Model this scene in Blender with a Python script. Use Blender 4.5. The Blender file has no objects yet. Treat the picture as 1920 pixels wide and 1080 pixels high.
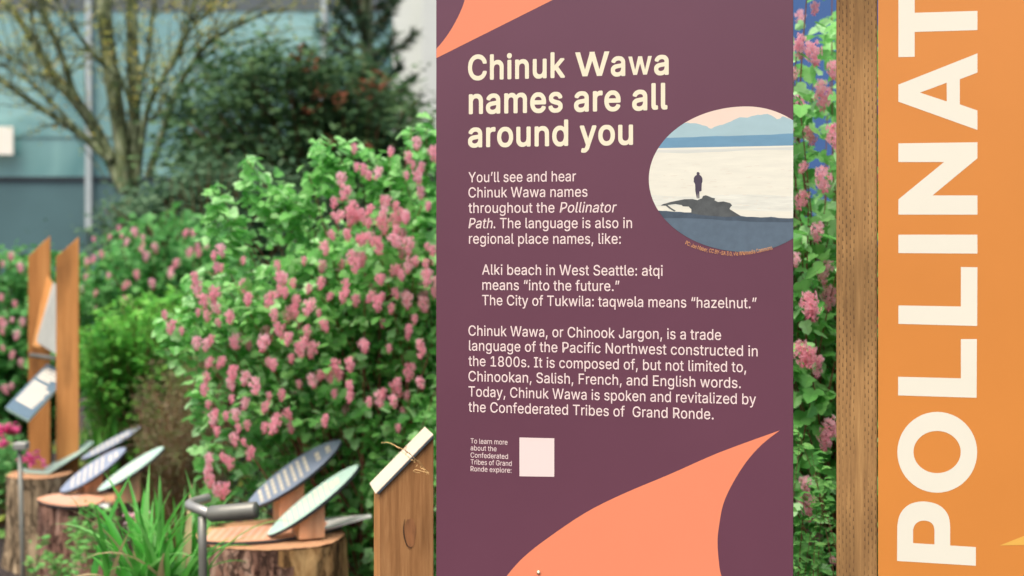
import bpy, math, random
import numpy as np
from mathutils import Vector, Matrix, Quaternion
from mathutils.geometry import tessellate_polygon

# ------------------------------------------------------------------ camera, world, sun, exposure
sc = bpy.context.scene
COL = sc.collection
F, CX, HZ, EYE = 2667.0, 960.0, 445.0, 1.65      # focal length in photo pixels, image centre, horizon row, eye height
cam_d = bpy.data.cameras.new('camera')
cam = bpy.data.objects.new('camera', cam_d)
COL.objects.link(cam)
cam.location = (0, 0, EYE)
cam.rotation_euler = (math.radians(90), 0, 0)
cam_d.sensor_width = 36.0
cam_d.lens = 50.0
cam_d.shift_y = (HZ - 540.0) / 1920.0
cam_d.clip_start = 0.05
cam_d.clip_end = 1000
cam_d.dof.use_dof = True
cam_d.dof.focus_distance = 2.88
cam_d.dof.aperture_fstop = 3.1
sc.camera = cam

SUN_EL, SUN_AZ = math.radians(66), math.radians(212)   # azimuth measured from +Y clockwise: behind the camera, left
w = bpy.data.worlds.new('World')
sc.world = w
w.use_nodes = True
nt = w.node_tree
sky = nt.nodes.new('ShaderNodeTexSky')
sky.sky_type = 'NISHITA'
sky.sun_disc = False
sky.sun_elevation = SUN_EL
sky.sun_rotation = SUN_AZ
sky.air_density = 0.8
sky.dust_density = 6.0
sky.ozone_density = 0.6
bg = nt.nodes['Background']
bg.inputs['Strength'].default_value = 0.15
nt.links.new(sky.outputs[0], bg.inputs['Color'])
sd = bpy.data.lights.new('sun', 'SUN')
sd.energy = 1.3
sd.angle = math.radians(35)
sd.color = (1.0, 0.97, 0.91)
sun = bpy.data.objects.new('sun', sd)
COL.objects.link(sun)
sdir = Vector((math.sin(SUN_AZ) * math.cos(SUN_EL), math.cos(SUN_AZ) * math.cos(SUN_EL), math.sin(SUN_EL)))
sun.rotation_euler = sdir.to_track_quat('Z', 'Y').to_euler()
sun.location = (-4, -6, 9)
sc.view_settings.view_transform = 'Standard'
sc.view_settings.look = 'None'
sc.view_settings.exposure = 0.90
sc.view_settings.gamma = 1.0
sc.render.engine = 'CYCLES'
sc.cycles.use_denoising = True
sc.cycles.max_bounces = 8
sc.cycles.transparent_max_bounces = 8

# ------------------------------------------------------------------ helpers
rnd = random.Random(7)
rng = np.random.default_rng(11)
WLOC = {}

def P(x, y, d):                      # the point that stands d metres out along the view through photo pixel (x, y)
    return Vector(((x - CX) / F * d, d, EYE - (y - HZ) / F * d))

def onz(x, y, z):
    return P(x, y, F * (EYE - z) / (y - HZ))

def lin(r, g, b, k=1.0):
    f = lambda c: (c / 12.92 if c <= 0.04045 else ((c + 0.055) / 1.055) ** 2.4)
    return (f(r / 255) * k, f(g / 255) * k, f(b / 255) * k, 1.0)

def tag(o, label=None, cat=None, group=None, kind=None):
    if label: o['label'] = label
    if cat: o['category'] = cat
    if group: o['group'] = group
    if kind: o['kind'] = kind
    return o

def thing(name, label, cat, loc, group=None):
    o = bpy.data.objects.new(name, None)
    o.empty_display_size = 0.1
    COL.objects.link(o)
    o.location = loc
    WLOC[o.name] = Vector(loc)
    return tag(o, label, cat, group)

def link(name, me, parent=None, loc=None):
    o = bpy.data.objects.new(name, me)
    COL.objects.link(o)
    base = Vector((0, 0, 0))
    if parent is not None:
        o.parent = parent
        base = WLOC[parent.name]
    if loc is None:
        WLOC[o.name] = base.copy()
    else:
        o.location = Vector(loc) - base
        WLOC[o.name] = Vector(loc)
    return o

class MB:
    def __init__(s):
        s.v = []; s.f = []; s.m = []
    def add(s, vs, fs, m=0):
        n = len(s.v)
        s.v += [tuple(p) for p in vs]
        s.f += [tuple(i + n for i in f) for f in fs]
        s.m += [m] * len(fs)
    def box(s, lo, hi, m=0):
        (a, b, c), (d, e, f) = lo, hi
        s.add([(a, b, c), (d, b, c), (d, e, c), (a, e, c), (a, b, f), (d, b, f), (d, e, f), (a, e, f)],
              [(3, 2, 1, 0), (4, 5, 6, 7), (0, 1, 5, 4), (1, 2, 6, 5), (2, 3, 7, 6), (3, 0, 4, 7)], m)
    def prism(s, poly, vec, m=0, side=None):
        n = len(poly)
        vec = Vector(vec)
        vs = [Vector(p) for p in poly] + [Vector(p) + vec for p in poly]
        s.add(vs, [tuple(range(n)), tuple(range(2 * n - 1, n - 1, -1))], m)
        base = len(s.v) - 2 * n
        for i in range(n):
            j = (i + 1) % n
            s.f.append((base + j, base + i, base + n + i, base + n + j)); s.m.append(m if side is None else side)
    def tube(s, pts, rad, n=8, m=0, cap=True):
        pts = [Vector(p) for p in pts]
        if not hasattr(rad, '__len__'): rad = [rad] * len(pts)
        base = len(s.v)
        nor = None
        for i, p in enumerate(pts):
            t = (pts[min(i + 1, len(pts) - 1)] - pts[max(i - 1, 0)])
            t = t.normalized() if t.length > 1e-9 else Vector((0, 0, 1))
            if nor is None:
                nor = t.cross(Vector((0.3, 0.9, 0.2)))
                if nor.length < 1e-3: nor = t.cross(Vector((1, 0, 0)))
            nor = (nor - t * nor.dot(t)).normalized()
            bi = t.cross(nor)
            for k in range(n):
                a = 2 * math.pi * k / n
                s.v.append(tuple(p + (nor * math.cos(a) + bi * math.sin(a)) * rad[i]))
        for i in range(len(pts) - 1):
            for k in range(n):
                k2 = (k + 1) % n
                s.f.append((base + i * n + k, base + i * n + k2, base + (i + 1) * n + k2, base + (i + 1) * n + k)); s.m.append(m)
        if cap:
            s.f.append(tuple(base + k for k in range(n - 1, -1, -1))); s.m.append(m)
            e = base + (len(pts) - 1) * n
            s.f.append(tuple(e + k for k in range(n))); s.m.append(m)
    def mesh(s, name, mats, origin=(0, 0, 0), smooth=False):
        me = bpy.data.meshes.new(name)
        o = Vector(origin)
        me.from_pydata([(p[0] - o.x, p[1] - o.y, p[2] - o.z) for p in s.v], [], s.f)
        if not isinstance(mats, (list, tuple)): mats = [mats]
        for m in mats: me.materials.append(m)
        me.polygons.foreach_set('material_index', s.m)
        if smooth: me.polygons.foreach_set('use_smooth', [True] * len(s.f))
        me.update()
        return me
    def build(s, name, mats, parent=None, smooth=False):
        org = WLOC[parent.name] if parent is not None else Vector((0, 0, 0))
        return link(name, s.mesh(name, mats, org, smooth), parent)

def bevel(o, wd=0.003, seg=2):
    b = o.modifiers.new('bevel', 'BEVEL'); b.width = wd; b.segments = seg; b.limit_method = 'ANGLE'
    return o

# many small leaves or petals as one mesh: template verts (k,3), faces list; R (n,3,3), pos (n,3), scale (n,)
def scatter(tv, tf, pos, R, scl, fm=None):
    tv = np.asarray(tv, float); n = len(pos); k = len(tv)
    V = np.einsum('nij,kj->nki', R, tv) * np.asarray(scl)[:, None, None] + np.asarray(pos)[:, None, :]
    V = V.reshape(-1, 3)
    faces = []; mi = []
    for i in range(n):
        b = i * k
        for q, f in enumerate(tf):
            faces.append(tuple(b + j for j in f)); mi.append(0 if fm is None else fm[q])
    return V, faces, mi

def raw_mesh(name, V, faces, mi, mats, origin=(0, 0, 0), smooth=False):
    me = bpy.data.meshes.new(name)
    V = np.asarray(V) - np.asarray(origin)
    me.from_pydata(V.tolist(), [], faces)
    for m in (mats if isinstance(mats, (list, tuple)) else [mats]): me.materials.append(m)
    me.polygons.foreach_set('material_index', mi)
    if smooth: me.polygons.foreach_set('use_smooth', [True] * len(faces))
    me.update()
    return me

def frames(fwd, up):                 # rows of rotation matrices with x = fwd, z near up
    x = fwd / np.linalg.norm(fwd, axis=1, keepdims=True)
    y = np.cross(up, x); y /= np.linalg.norm(y, axis=1, keepdims=True) + 1e-9
    z = np.cross(x, y)
    return np.stack([x, y, z], axis=2)

def leaf_frames(n, droop=0.35, spread=0.5, out=None):
    az = rng.uniform(0, 2 * math.pi, n)
    f = np.stack([np.cos(az), np.sin(az), -droop + rng.normal(0, 0.35, n)], 1)
    if out is not None: f[:, :2] += out[:, :2] * 0.8
    u = np.stack([rng.normal(0, spread, n), rng.normal(-0.25, spread, n), np.ones(n)], 1)
    return frames(f, u)

# ------------------------------------------------------------------ materials
def new_mat(name):
    m = bpy.data.materials.new(name); m.use_nodes = True
    return m, m.node_tree, m.node_tree.nodes['Principled BSDF']

def N(t, kind, **kw):
    n = t.nodes.new(kind)
    for k, v in kw.items():
        if k in n.inputs: n.inputs[k].default_value = v
        else: setattr(n, k, v)
    return n

def plain(name, col, rough=0.6, var=0.06, scale=6.0, metal=0.0, bump=0.0, bscale=60.0, spec=0.5, stretch=None):
    m, t, b = new_mat(name)
    b.inputs['Roughness'].default_value = rough
    b.inputs['Metallic'].default_value = metal
    b.inputs['Specular IOR Level'].default_value = spec
    tc = N(t, 'ShaderNodeTexCoord')
    src = tc.outputs['Object']
    if stretch:
        mp = N(t, 'ShaderNodeMapping'); mp.inputs['Scale'].default_value = stretch
        t.links.new(src, mp.inputs[0]); src = mp.outputs[0]
    nz = N(t, 'ShaderNodeTexNoise', Scale=scale, Detail=5.0, Roughness=0.6)
    t.links.new(src, nz.inputs['Vector'])
    r = N(t, 'ShaderNodeMapRange')
    r.inputs['From Min'].default_value = 0.3; r.inputs['From Max'].default_value = 0.7
    r.inputs['To Min'].default_value = 1 - var; r.inputs['To Max'].default_value = 1 + var
    t.links.new(nz.outputs['Fac'], r.inputs['Value'])
    mx = N(t, 'ShaderNodeVectorMath', operation='MULTIPLY')
    mx.inputs[0].default_value = col[:3]
    t.links.new(r.outputs[0], mx.inputs[1])
    t.links.new(mx.outputs[0], b.inputs['Base Color'])
    if bump:
        n2 = N(t, 'ShaderNodeTexNoise', Scale=bscale, Detail=4.0)
        t.links.new(src, n2.inputs['Vector'])
        bp = N(t, 'ShaderNodeBump', Strength=bump, Distance=0.01)
        t.links.new(n2.outputs['Fac'], bp.inputs['Height'])
        t.links.new(bp.outputs[0], b.inputs['Normal'])
    return m

def ramp(t, src, stops):
    r = N(t, 'ShaderNodeValToRGB')
    e = r.color_ramp.elements
    e[0].position, e[0].color = stops[0]
    e[1].position, e[1].color = stops[-1]
    for p, c in stops[1:-1]:
        q = e.new(p); q.color = c
    t.links.new(src, r.inputs[0])
    return r

def leafy(name, cols, rough=0.45, trans=0.35, spec=0.4, per_thing=0.0):
    """Each leaf its own tint (random per island), thin-leaf translucency."""
    m, t, b = new_mat(name)
    g = N(t, 'ShaderNodeNewGeometry')
    st = [(i / max(1, len(cols) - 1), c) for i, c in enumerate(cols)]
    fac = g.outputs['Random Per Island']
    if per_thing:                        # some clusters fresher, some faded
        oi = N(t, 'ShaderNodeObjectInfo')
        mf = N(t, 'ShaderNodeMix'); mf.inputs['Factor'].default_value = per_thing
        t.links.new(fac, mf.inputs['A']); t.links.new(oi.outputs['Random'], mf.inputs['B'])
        fac = mf.outputs['Result']
    r = ramp(t, fac, st)
    b.inputs['Roughness'].default_value = rough
    b.inputs['Specular IOR Level'].default_value = spec
    t.links.new(r.outputs[0], b.inputs['Base Color'])
    tr = N(t, 'ShaderNodeBsdfTranslucent')
    t.links.new(r.outputs[0], tr.inputs['Color'])
    mix = N(t, 'ShaderNodeMixShader'); mix.inputs[0].default_value = trans
    out = t.nodes['Material Output']
    t.links.new(b.outputs[0], mix.inputs[1]); t.links.new(tr.outputs[0], mix.inputs[2])
    t.links.new(mix.outputs[0], out.inputs['Surface'])
    return m

def wood(name, cols, axis=2, fine=90.0, coarse=9.0, rough=0.75, incised=False, bump=0.25, knot=None, u0=0.0):
    """Grain runs along one axis of the object: fine fibres over broad early/late-wood bands."""
    m, t, b = new_mat(name)
    tc = N(t, 'ShaderNodeTexCoord')
    mp = N(t, 'ShaderNodeMapping')
    s = [1.0, 1.0, 1.0]; s[axis] = 0.05
    mp.inputs['Scale'].default_value = s
    t.links.new(tc.outputs['Object'], mp.inputs[0])
    n1 = N(t, 'ShaderNodeTexNoise', Scale=coarse, Detail=3.0, Distortion=0.6)
    n2 = N(t, 'ShaderNodeTexNoise', Scale=fine, Detail=6.0, Roughness=0.7)
    for n in (n1, n2): t.links.new(mp.outputs[0], n.inputs['Vector'])
    mx = N(t, 'ShaderNodeMix'); mx.inputs['Factor'].default_value = 0.45
    t.links.new(n1.outputs['Fac'], mx.inputs['A']); t.links.new(n2.outputs['Fac'], mx.inputs['B'])
    k = len(cols) - 1
    r = ramp(t, mx.outputs['Result'], [(0.32 + 0.36 * i / k, c) for i, c in enumerate(cols)])
    col = r.outputs[0]; height = n2.outputs['Fac']
    # weather stains with a shape of their own
    n3 = N(t, 'ShaderNodeTexNoise', Scale=3.2, Detail=4.0)
    mp3 = N(t, 'ShaderNodeMapping'); s3 = [2.6, 2.6, 2.6]; s3[axis] = 0.7
    mp3.inputs['Scale'].default_value = s3
    t.links.new(tc.outputs['Object'], mp3.inputs[0]); t.links.new(mp3.outputs[0], n3.inputs['Vector'])
    st = N(t, 'ShaderNodeMapRange')
    st.inputs['From Min'].default_value = 0.5; st.inputs['From Max'].default_value = 0.7
    st.inputs['To Min'].default_value = 1.0; st.inputs['To Max'].default_value = 0.5
    t.links.new(n3.outputs['Fac'], st.inputs['Value'])
    ml = N(t, 'ShaderNodeVectorMath', operation='MULTIPLY')
    t.links.new(col, ml.inputs[0]); t.links.new(st.outputs[0], ml.inputs[1])
    col = ml.outputs[0]
    if incised:
        def math_(op, a, bb=None):
            n = N(t, 'ShaderNodeMath', operation=op)
            for i, q in enumerate((a, bb)):
                if q is None: continue
                if isinstance(q, (int, float)): n.inputs[i].default_value = q
                else: t.links.new(q, n.inputs[i])
            return n.outputs[0]
        sx = N(t, 'ShaderNodeSeparateXYZ')
        t.links.new(tc.outputs['Object'], sx.inputs[0])
        jit = N(t, 'ShaderNodeTexNoise', Scale=40.0, Detail=1.0)
        t.links.new(tc.outputs['Object'], jit.inputs['Vector'])
        along = sx.outputs['X']
        uc = math_('DIVIDE', math_('ADD', along, math_('MULTIPLY', math_('SUBTRACT', jit.outputs['Fac'], 0.5), 0.005)), 0.0067)
        fl = math_('FLOOR', uc)
        fr = math_('SUBTRACT', uc, fl)
        vc = math_('ADD', math_('DIVIDE', sx.outputs['Z'], 0.0165), math_('MULTIPLY', fl, 0.43))
        vf = math_('FRACT', vc)
        wdt = math_('SUBTRACT', 0.17, math_('MULTIPLY', vf, 0.22))
        mask = math_('MULTIPLY', math_('LESS_THAN', math_('ABSOLUTE', math_('SUBTRACT', fr, 0.5)), wdt), math_('LESS_THAN', vf, 0.5))
        band = math_('MULTIPLY', math_('GREATER_THAN', math_('ABSOLUTE', math_('ADD', along, 0.006)), 0.0085), 1.0)
        mask = math_('MULTIPLY', mask, band)
        gap = N(t, 'ShaderNodeTexNoise', Scale=11.0, Detail=3.0)
        t.links.new(tc.outputs['Object'], gap.inputs['Vector'])
        gr = N(t, 'ShaderNodeMapRange')
        gr.inputs['From Min'].default_value = 0.28; gr.inputs['From Max'].default_value = 0.55
        t.links.new(gap.outputs['Fac'], gr.inputs['Value'])
        mask = math_('MULTIPLY', mask, gr.outputs[0])
        md = N(t, 'ShaderNodeMix', data_type='RGBA')
        t.links.new(math_('MULTIPLY', mask, 0.7), md.inputs['Factor'])
        t.links.new(col, md.inputs[6]); md.inputs[7].default_value = (0.05, 0.028, 0.012, 1)
        col = md.outputs[2]
        height = math_('SUBTRACT', height, mask)
    t.links.new(col, b.inputs['Base Color'])
    b.inputs['Roughness'].default_value = rough
    b.inputs['Specular IOR Level'].default_value = 0.25
    bp = N(t, 'ShaderNodeBump', Strength=bump, Distance=0.004)
    t.links.new(height, bp.inputs['Height']); t.links.new(bp.outputs[0], b.inputs['Normal'])
    return m

K = 0.79
M = {}
M['purple'] = plain('purple_print', lin(112, 68, 84, .78), 0.3, 0.06, 2.2, bump=0.03, bscale=900, spec=0.5)
M['coral'] = plain('coral_print', lin(253, 150, 110, K), 0.42, 0.02, 3.0, spec=0.35)
M['cream'] = plain('cream_print', lin(252, 242, 208, K), 0.45, 0.01, 5.0, spec=0.3)
M['ivory'] = plain('ivory_print', lin(254, 232, 222, K), 0.45, 0.01, 5.0, spec=0.3)
M['letter'] = plain('ivory_letter', lin(248, 243, 220, K), 0.45, 0.015, 5.0, spec=0.3)
M['amber'] = plain('amber_print', lin(228, 146, 66, K), 0.32, 0.045, 1.8, bump=0.02, bscale=900, spec=0.45)
M['caption'] = plain('caption_print', lin(236, 170, 112, K), 0.45, 0.01)
M['yellow'] = plain('yellow_print', lin(246, 190, 85, K), 0.45, 0.02)
M['panel_edge'] = plain('panel_edge', lin(70, 50, 50), 0.6)
M['screw'] = plain('screw_metal', lin(225, 205, 170), 0.35, 0.03, metal=0.6)
M['pic_sky'] = plain('picture_sky', lin(250, 226, 203, K), 0.45, 0.03, 8)
M['pic_peak'] = plain('picture_mountains', lin(176, 206, 208, K), 0.45, 0.05, 14, stretch=(1, 1, 2.5))
M['pic_far'] = plain('picture_far_shore', lin(116, 162, 186, K), 0.45, 0.06, 20, stretch=(1, 1, 3))
M['pic_sea'] = plain('picture_sea', lin(244, 241, 219, K), 0.45, 0.05, 16, stretch=(1, 1, 7))
M['pic_beach'] = plain('picture_beach', lin(96, 114, 127, K), 0.45, 0.10, 60)
M['pic_bank'] = plain('picture_bank', lin(75, 90, 102, K), 0.45, 0.16, 60)
M['pic_log'] = plain('picture_log', lin(86, 90, 88, K), 0.45, 0.32, 45)
M['pic_glint'] = plain('picture_far_water', lin(226, 228, 214, K), 0.45, 0.06, 16, stretch=(1, 1, 9))
M['pic_shallow'] = plain('picture_shallows', lin(238, 238, 220, K), 0.45, 0.12, 18, stretch=(1, 1, 9))
M['pic_man'] = plain('picture_figure', lin(78, 66, 82, K), 0.45, 0.15, 60)
M['post_incised'] = wood('incised_post_wood', [lin(122, 88, 53), lin(168, 128, 78), lin(196, 158, 104)], 2, 150, 10, incised=True, bump=0.3)
M['cedar'] = wood('cedar_post_wood', [lin(122, 82, 48), lin(168, 120, 74), lin(200, 152, 100)], 2, 150, 12, bump=0.2)
M['cedar_light'] = wood('cedar_edge_wood', [lin(190, 124, 62), lin(214, 152, 88), lin(228, 172, 108)], 2, 120, 16, bump=0.15)
M['fir'] = wood('fir_plank_wood', [lin(142, 92, 46), lin(178, 120, 64), lin(198, 140, 80)], 2, 60, 9, bump=0.15)
M['block'] = wood('block_wood', [lin(204, 146, 104), lin(226, 170, 128), lin(236, 188, 146)], 2, 60, 9, bump=0.1)
M['plate_white'] = plain('pale_plate', lin(232, 214, 186, K), 0.55, 0.07, 20)
M['plate_dark'] = plain('dark_plate_core', lin(74, 84, 90), 0.5)
M['slate'] = plain('slate_blue_board', lin(150, 162, 180, K), 0.4, 0.05, 8)
M['slate_grey'] = plain('slate_grey_board', lin(165, 174, 190, K), 0.4, 0.05, 8)
M['mint'] = plain('mint_board', lin(186, 218, 200, K), 0.4, 0.05, 8)
M['peach'] = plain('peach_board', lin(240, 178, 140, K), 0.42, 0.05, 8)
M['board_dark'] = plain('dark_sign_board', lin(98, 122, 134, K), 0.4, 0.05, 8)
M['board_edge'] = plain('board_core', lin(52, 56, 60), 0.6)
M['pale'] = plain('pale_sign_board', lin(246, 248, 240, .85), 0.4, 0.08, 12)
M['text_soft'] = plain('board_text', lin(238, 228, 205, K), 0.5, 0.02)
M['text_peach'] = plain('board_text_peach', lin(250, 214, 190, K), 0.5, 0.02)
M['text_dark'] = plain('board_text_dark', lin(110, 128, 138, K), 0.5, 0.02)
M['metal'] = plain('grey_metal', lin(150, 150, 143), 0.4, 0.14, 14, metal=0.35, bump=0.05)
M['metal_dark'] = plain('olive_grey_metal', lin(118, 118, 108), 0.42, 0.15, 14, metal=0.3)
M['frame'] = plain('pale_metal', lin(178, 190, 188, 0.85), 0.45, 0.06, 4)
M['transom'] = plain('dark_transom', lin(28, 40, 46), 0.5, 0.1, 3)
M['fascia'] = plain('dark_fascia', lin(96, 106, 108, 0.8), 0.6, 0.12, 3)
M['lower_panel'] = plain('teal_spandrel', lin(88, 122, 124, 0.75), 0.35, 0.15, 0.8)
M['concrete'] = plain('pale_concrete', lin(206, 211, 203, 0.95), 0.8, 0.06, 1.6, bump=0.08, bscale=40)
M['blue_wall'] = plain('blue_cladding', lin(66, 104, 158, 0.9), 0.5, 0.08, 2)
M['notice'] = plain('white_notice', lin(244, 240, 222, 0.9), 0.5, 0.03, 4)
M['stem'] = plain('woody_stem', lin(120, 84, 56), 0.8, 0.2, 30)
M['stem_red'] = plain('reddish_stem', lin(140, 88, 70), 0.7, 0.2, 30)
M['frosted'] = plain('frosted_board', lin(200, 202, 190, K), 0.5, 0.1, 14)
M['twig'] = plain('dry_twig', lin(130, 100, 60), 0.8, 0.2, 40)
M['twig_pale'] = plain('dry_straw', lin(226, 186, 122), 0.8, 0.15, 40)

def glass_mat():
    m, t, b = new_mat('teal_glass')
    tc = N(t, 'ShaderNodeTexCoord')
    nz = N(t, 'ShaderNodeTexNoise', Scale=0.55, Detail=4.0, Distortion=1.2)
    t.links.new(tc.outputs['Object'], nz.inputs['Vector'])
    r = ramp(t, nz.outputs['Fac'], [(0.3, lin(84, 136, 138, 0.85)), (0.72, lin(152, 200, 194, 0.85))])  # broad pale and dark tints painted in for the pane's uneven reflections
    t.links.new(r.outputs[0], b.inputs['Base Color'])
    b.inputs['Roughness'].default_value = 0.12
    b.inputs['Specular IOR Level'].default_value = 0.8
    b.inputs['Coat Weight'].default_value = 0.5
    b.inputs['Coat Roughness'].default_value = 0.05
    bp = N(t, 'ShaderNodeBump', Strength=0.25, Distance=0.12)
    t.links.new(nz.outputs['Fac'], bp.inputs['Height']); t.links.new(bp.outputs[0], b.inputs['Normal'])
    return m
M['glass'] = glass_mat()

def bark_mat(name, cols, sc1=14.0, bump=0.9):
    m, t, b = new_mat(name)
    tc = N(t, 'ShaderNodeTexCoord')
    mp = N(t, 'ShaderNodeMapping'); mp.inputs['Scale'].default_value = (1, 1, 0.28)
    t.links.new(tc.outputs['Object'], mp.inputs[0])
    vo = N(t, 'ShaderNodeTexVoronoi', Scale=sc1, feature='DISTANCE_TO_EDGE')
    nz = N(t, 'ShaderNodeTexNoise', Scale=17.0, Detail=7.0, Roughness=0.68, Distortion=0.8)
    off = N(t, 'ShaderNodeVectorMath', operation='ADD')
    t.links.new(mp.outputs[0], nz.inputs['Vector'])
    sc_ = N(t, 'ShaderNodeVectorMath', operation='SCALE'); sc_.inputs['Scale'].default_value = 0.16
    t.links.new(nz.outputs['Color'], sc_.inputs[0])
    t.links.new(mp.outputs[0], off.inputs[0]); t.links.new(sc_.outputs[0], off.inputs[1])
    t.links.new(off.outputs[0], vo.inputs['Vector'])
    r = ramp(t, nz.outputs['Fac'], [(0.34 + 0.32 * i / (len(cols) - 1), c) for i, c in enumerate(cols)])
    crack = N(t, 'ShaderNodeMapRange')
    crack.inputs['From Min'].default_value = 0.0; crack.inputs['From Max'].default_value = 0.09
    crack.inputs['To Min'].default_value = 0.35; crack.inputs['To Max'].default_value = 1.0
    t.links.new(vo.outputs['Distance'], crack.inputs['Value'])
    ml = N(t, 'ShaderNodeVectorMath', operation='MULTIPLY')
    t.links.new(r.outputs[0], ml.inputs[0]); t.links.new(crack.outputs[0], ml.inputs[1])
    t.links.new(ml.outputs[0], b.inputs['Base Color'])
    b.inputs['Roughness'].default_value = 0.9
    b.inputs['Specular IOR Level'].default_value = 0.2
    bp = N(t, 'ShaderNodeBump', Strength=bump, Distance=0.02)
    t.links.new(crack.outputs[0], bp.inputs['Height']); t.links.new(bp.outputs[0], b.inputs['Normal'])
    return m
M['tree_bark'] = bark_mat('mossy_bark', [lin(58, 62, 46), lin(102, 114, 76), lin(158, 164, 134)], 7, 0.7)
M['bark'] = bark_mat('stump_bark', [lin(86, 58, 48), lin(148, 112, 94), lin(190, 162, 142)], 24)
M['bark_grey'] = bark_mat('grey_stump_bark', [lin(96, 82, 62), lin(146, 126, 98), lin(186, 166, 132)], 18)
M['bare_wood'] = bark_mat('peeled_stump_wood', [lin(70, 46, 30), lin(172, 132, 84), lin(214, 176, 120)], 9, 0.5)
def cut_mat():
    m, t, b = new_mat('sawn_stump_top')
    tc = N(t, 'ShaderNodeTexCoord')
    wv = N(t, 'ShaderNodeTexWave', wave_type='RINGS', rings_direction='Z', Scale=26.0, Distortion=3.0, Detail=3.0)
    wv.inputs['Detail Scale'].default_value = 1.2
    t.links.new(tc.outputs['Object'], wv.inputs['Vector'])
    r = ramp(t, wv.outputs['Fac'], [(0.1, lin(150, 100, 66, .9)), (0.6, lin(196, 148, 106, .9)), (1.0, lin(212, 168, 124, .9))])
    t.links.new(r.outputs[0], b.inputs['Base Color']); b.inputs['Roughness'].default_value = 0.85
    return m
M['cut'] = cut_mat()

def soil_mat():
    m, t, b = new_mat('dark_mulch')
    tc = N(t, 'ShaderNodeTexCoord')
    a = N(t, 'ShaderNodeTexNoise', Scale=1.3, Detail=4.0)
    c = N(t, 'ShaderNodeTexNoise', Scale=38.0, Detail=8.0, Roughness=0.75)
    for n in (a, c): t.links.new(tc.outputs['Object'], n.inputs['Vector'])
    mx = N(t, 'ShaderNodeMix'); mx.inputs['Factor'].default_value = 0.6
    t.links.new(a.outputs['Fac'], mx.inputs['A']); t.links.new(c.outputs['Fac'], mx.inputs['B'])
    r = ramp(t, mx.outputs['Result'], [(0.35, (0.018, 0.013, 0.012, 1)), (0.5, (0.05, 0.036, 0.03, 1)), (0.66, (0.13, 0.09, 0.065, 1))])
    t.links.new(r.outputs[0], b.inputs['Base Color'])
    b.inputs['Roughness'].default_value = 0.95
    bp = N(t, 'ShaderNodeBump', Strength=0.9, Distance=0.03)
    t.links.new(c.outputs['Fac'], bp.inputs['Height']); t.links.new(bp.outputs[0], b.inputs['Normal'])
    return m
M['soil'] = soil_mat()
M['chip'] = leafy('mulch_chips', [(0.03, 0.02, 0.015, 1), (0.09, 0.06, 0.045, 1), (0.2, 0.14, 0.1, 1)], 0.9, 0.0, 0.2)

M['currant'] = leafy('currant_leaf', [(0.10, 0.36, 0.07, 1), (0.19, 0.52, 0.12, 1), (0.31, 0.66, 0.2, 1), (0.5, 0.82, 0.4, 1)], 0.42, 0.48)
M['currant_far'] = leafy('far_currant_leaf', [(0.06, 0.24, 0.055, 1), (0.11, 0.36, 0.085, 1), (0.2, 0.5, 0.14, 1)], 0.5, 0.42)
M['pink'] = leafy('pink_petal', [(0.9, 0.38, 0.48, 1), (0.95, 0.56, 0.63, 1), (0.97, 0.78, 0.80, 1)], 0.5, 0.62, per_thing=.5)
M['pink_deep'] = leafy('pink_bud', [(0.86, 0.32, 0.42, 1), (0.92, 0.44, 0.52, 1)], 0.5, 0.55)
M['magenta'] = leafy('magenta_petal', [(0.72, 0.08, 0.28, 1), (0.8, 0.2, 0.4, 1)], 0.5, 0.4)
M['evergreen'] = leafy('evergreen_leaf', [(0.028, 0.075, 0.03, 1), (0.055, 0.125, 0.045, 1), (0.11, 0.2, 0.07, 1)], 0.65, 0.25, 0.2)
M['greygreen'] = leafy('grey_green_leaf', [(0.05, 0.12, 0.055, 1), (0.09, 0.18, 0.09, 1), (0.16, 0.26, 0.14, 1)], 0.65, 0.3, 0.2)
M['red_leaf'] = leafy('red_new_leaf', [(0.14, 0.05, 0.025, 1), (0.28, 0.09, 0.045, 1)], 0.6, 0.3, 0.2)
M['needle'] = leafy('conifer_needle', [(0.022, 0.055, 0.03, 1), (0.04, 0.085, 0.04, 1), (0.09, 0.12, 0.055, 1)], 0.6, 0.15, 0.2)
M['bright'] = leafy('bright_frond', [(0.06, 0.30, 0.03, 1), (0.13, 0.45, 0.05, 1), (0.26, 0.6, 0.1, 1)], 0.5, 0.4, 0.3)
M['bud'] = leafy('young_leaf_bud', [(0.36, 0.42, 0.06, 1), (0.5, 0.5, 0.09, 1), (0.52, 0.36, 0.08, 1)], 0.6, 0.4)
M['heath'] = leafy('brown_heath', [(0.16, 0.11, 0.07, 1), (0.28, 0.2, 0.13, 1), (0.2, 0.27, 0.09, 1), (0.4, 0.3, 0.2, 1), (0.14, 0.24, 0.07, 1)], 0.8, 0.35, 0.2)
M['blade'] = leafy('iris_blade', [(0.06, 0.32, 0.035, 1), (0.12, 0.46, 0.07, 1), (0.26, 0.6, 0.17, 1)], 0.38, 0.4)
M['straw'] = leafy('withered_blade', [(0.45, 0.34, 0.17, 1), (0.55, 0.44, 0.24, 1)], 0.7, 0.3)
M['cover'] = leafy('ground_cover_leaf', [(0.05, 0.16, 0.03, 1), (0.12, 0.28, 0.04, 1), (0.36, 0.38, 0.05, 1)], 0.6, 0.3)
M['lime'] = leafy('lime_sprig_leaf', [(0.09, 0.34, 0.06, 1), (0.17, 0.46, 0.1, 1), (0.26, 0.55, 0.14, 1)], 0.5, 0.4)

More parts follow.
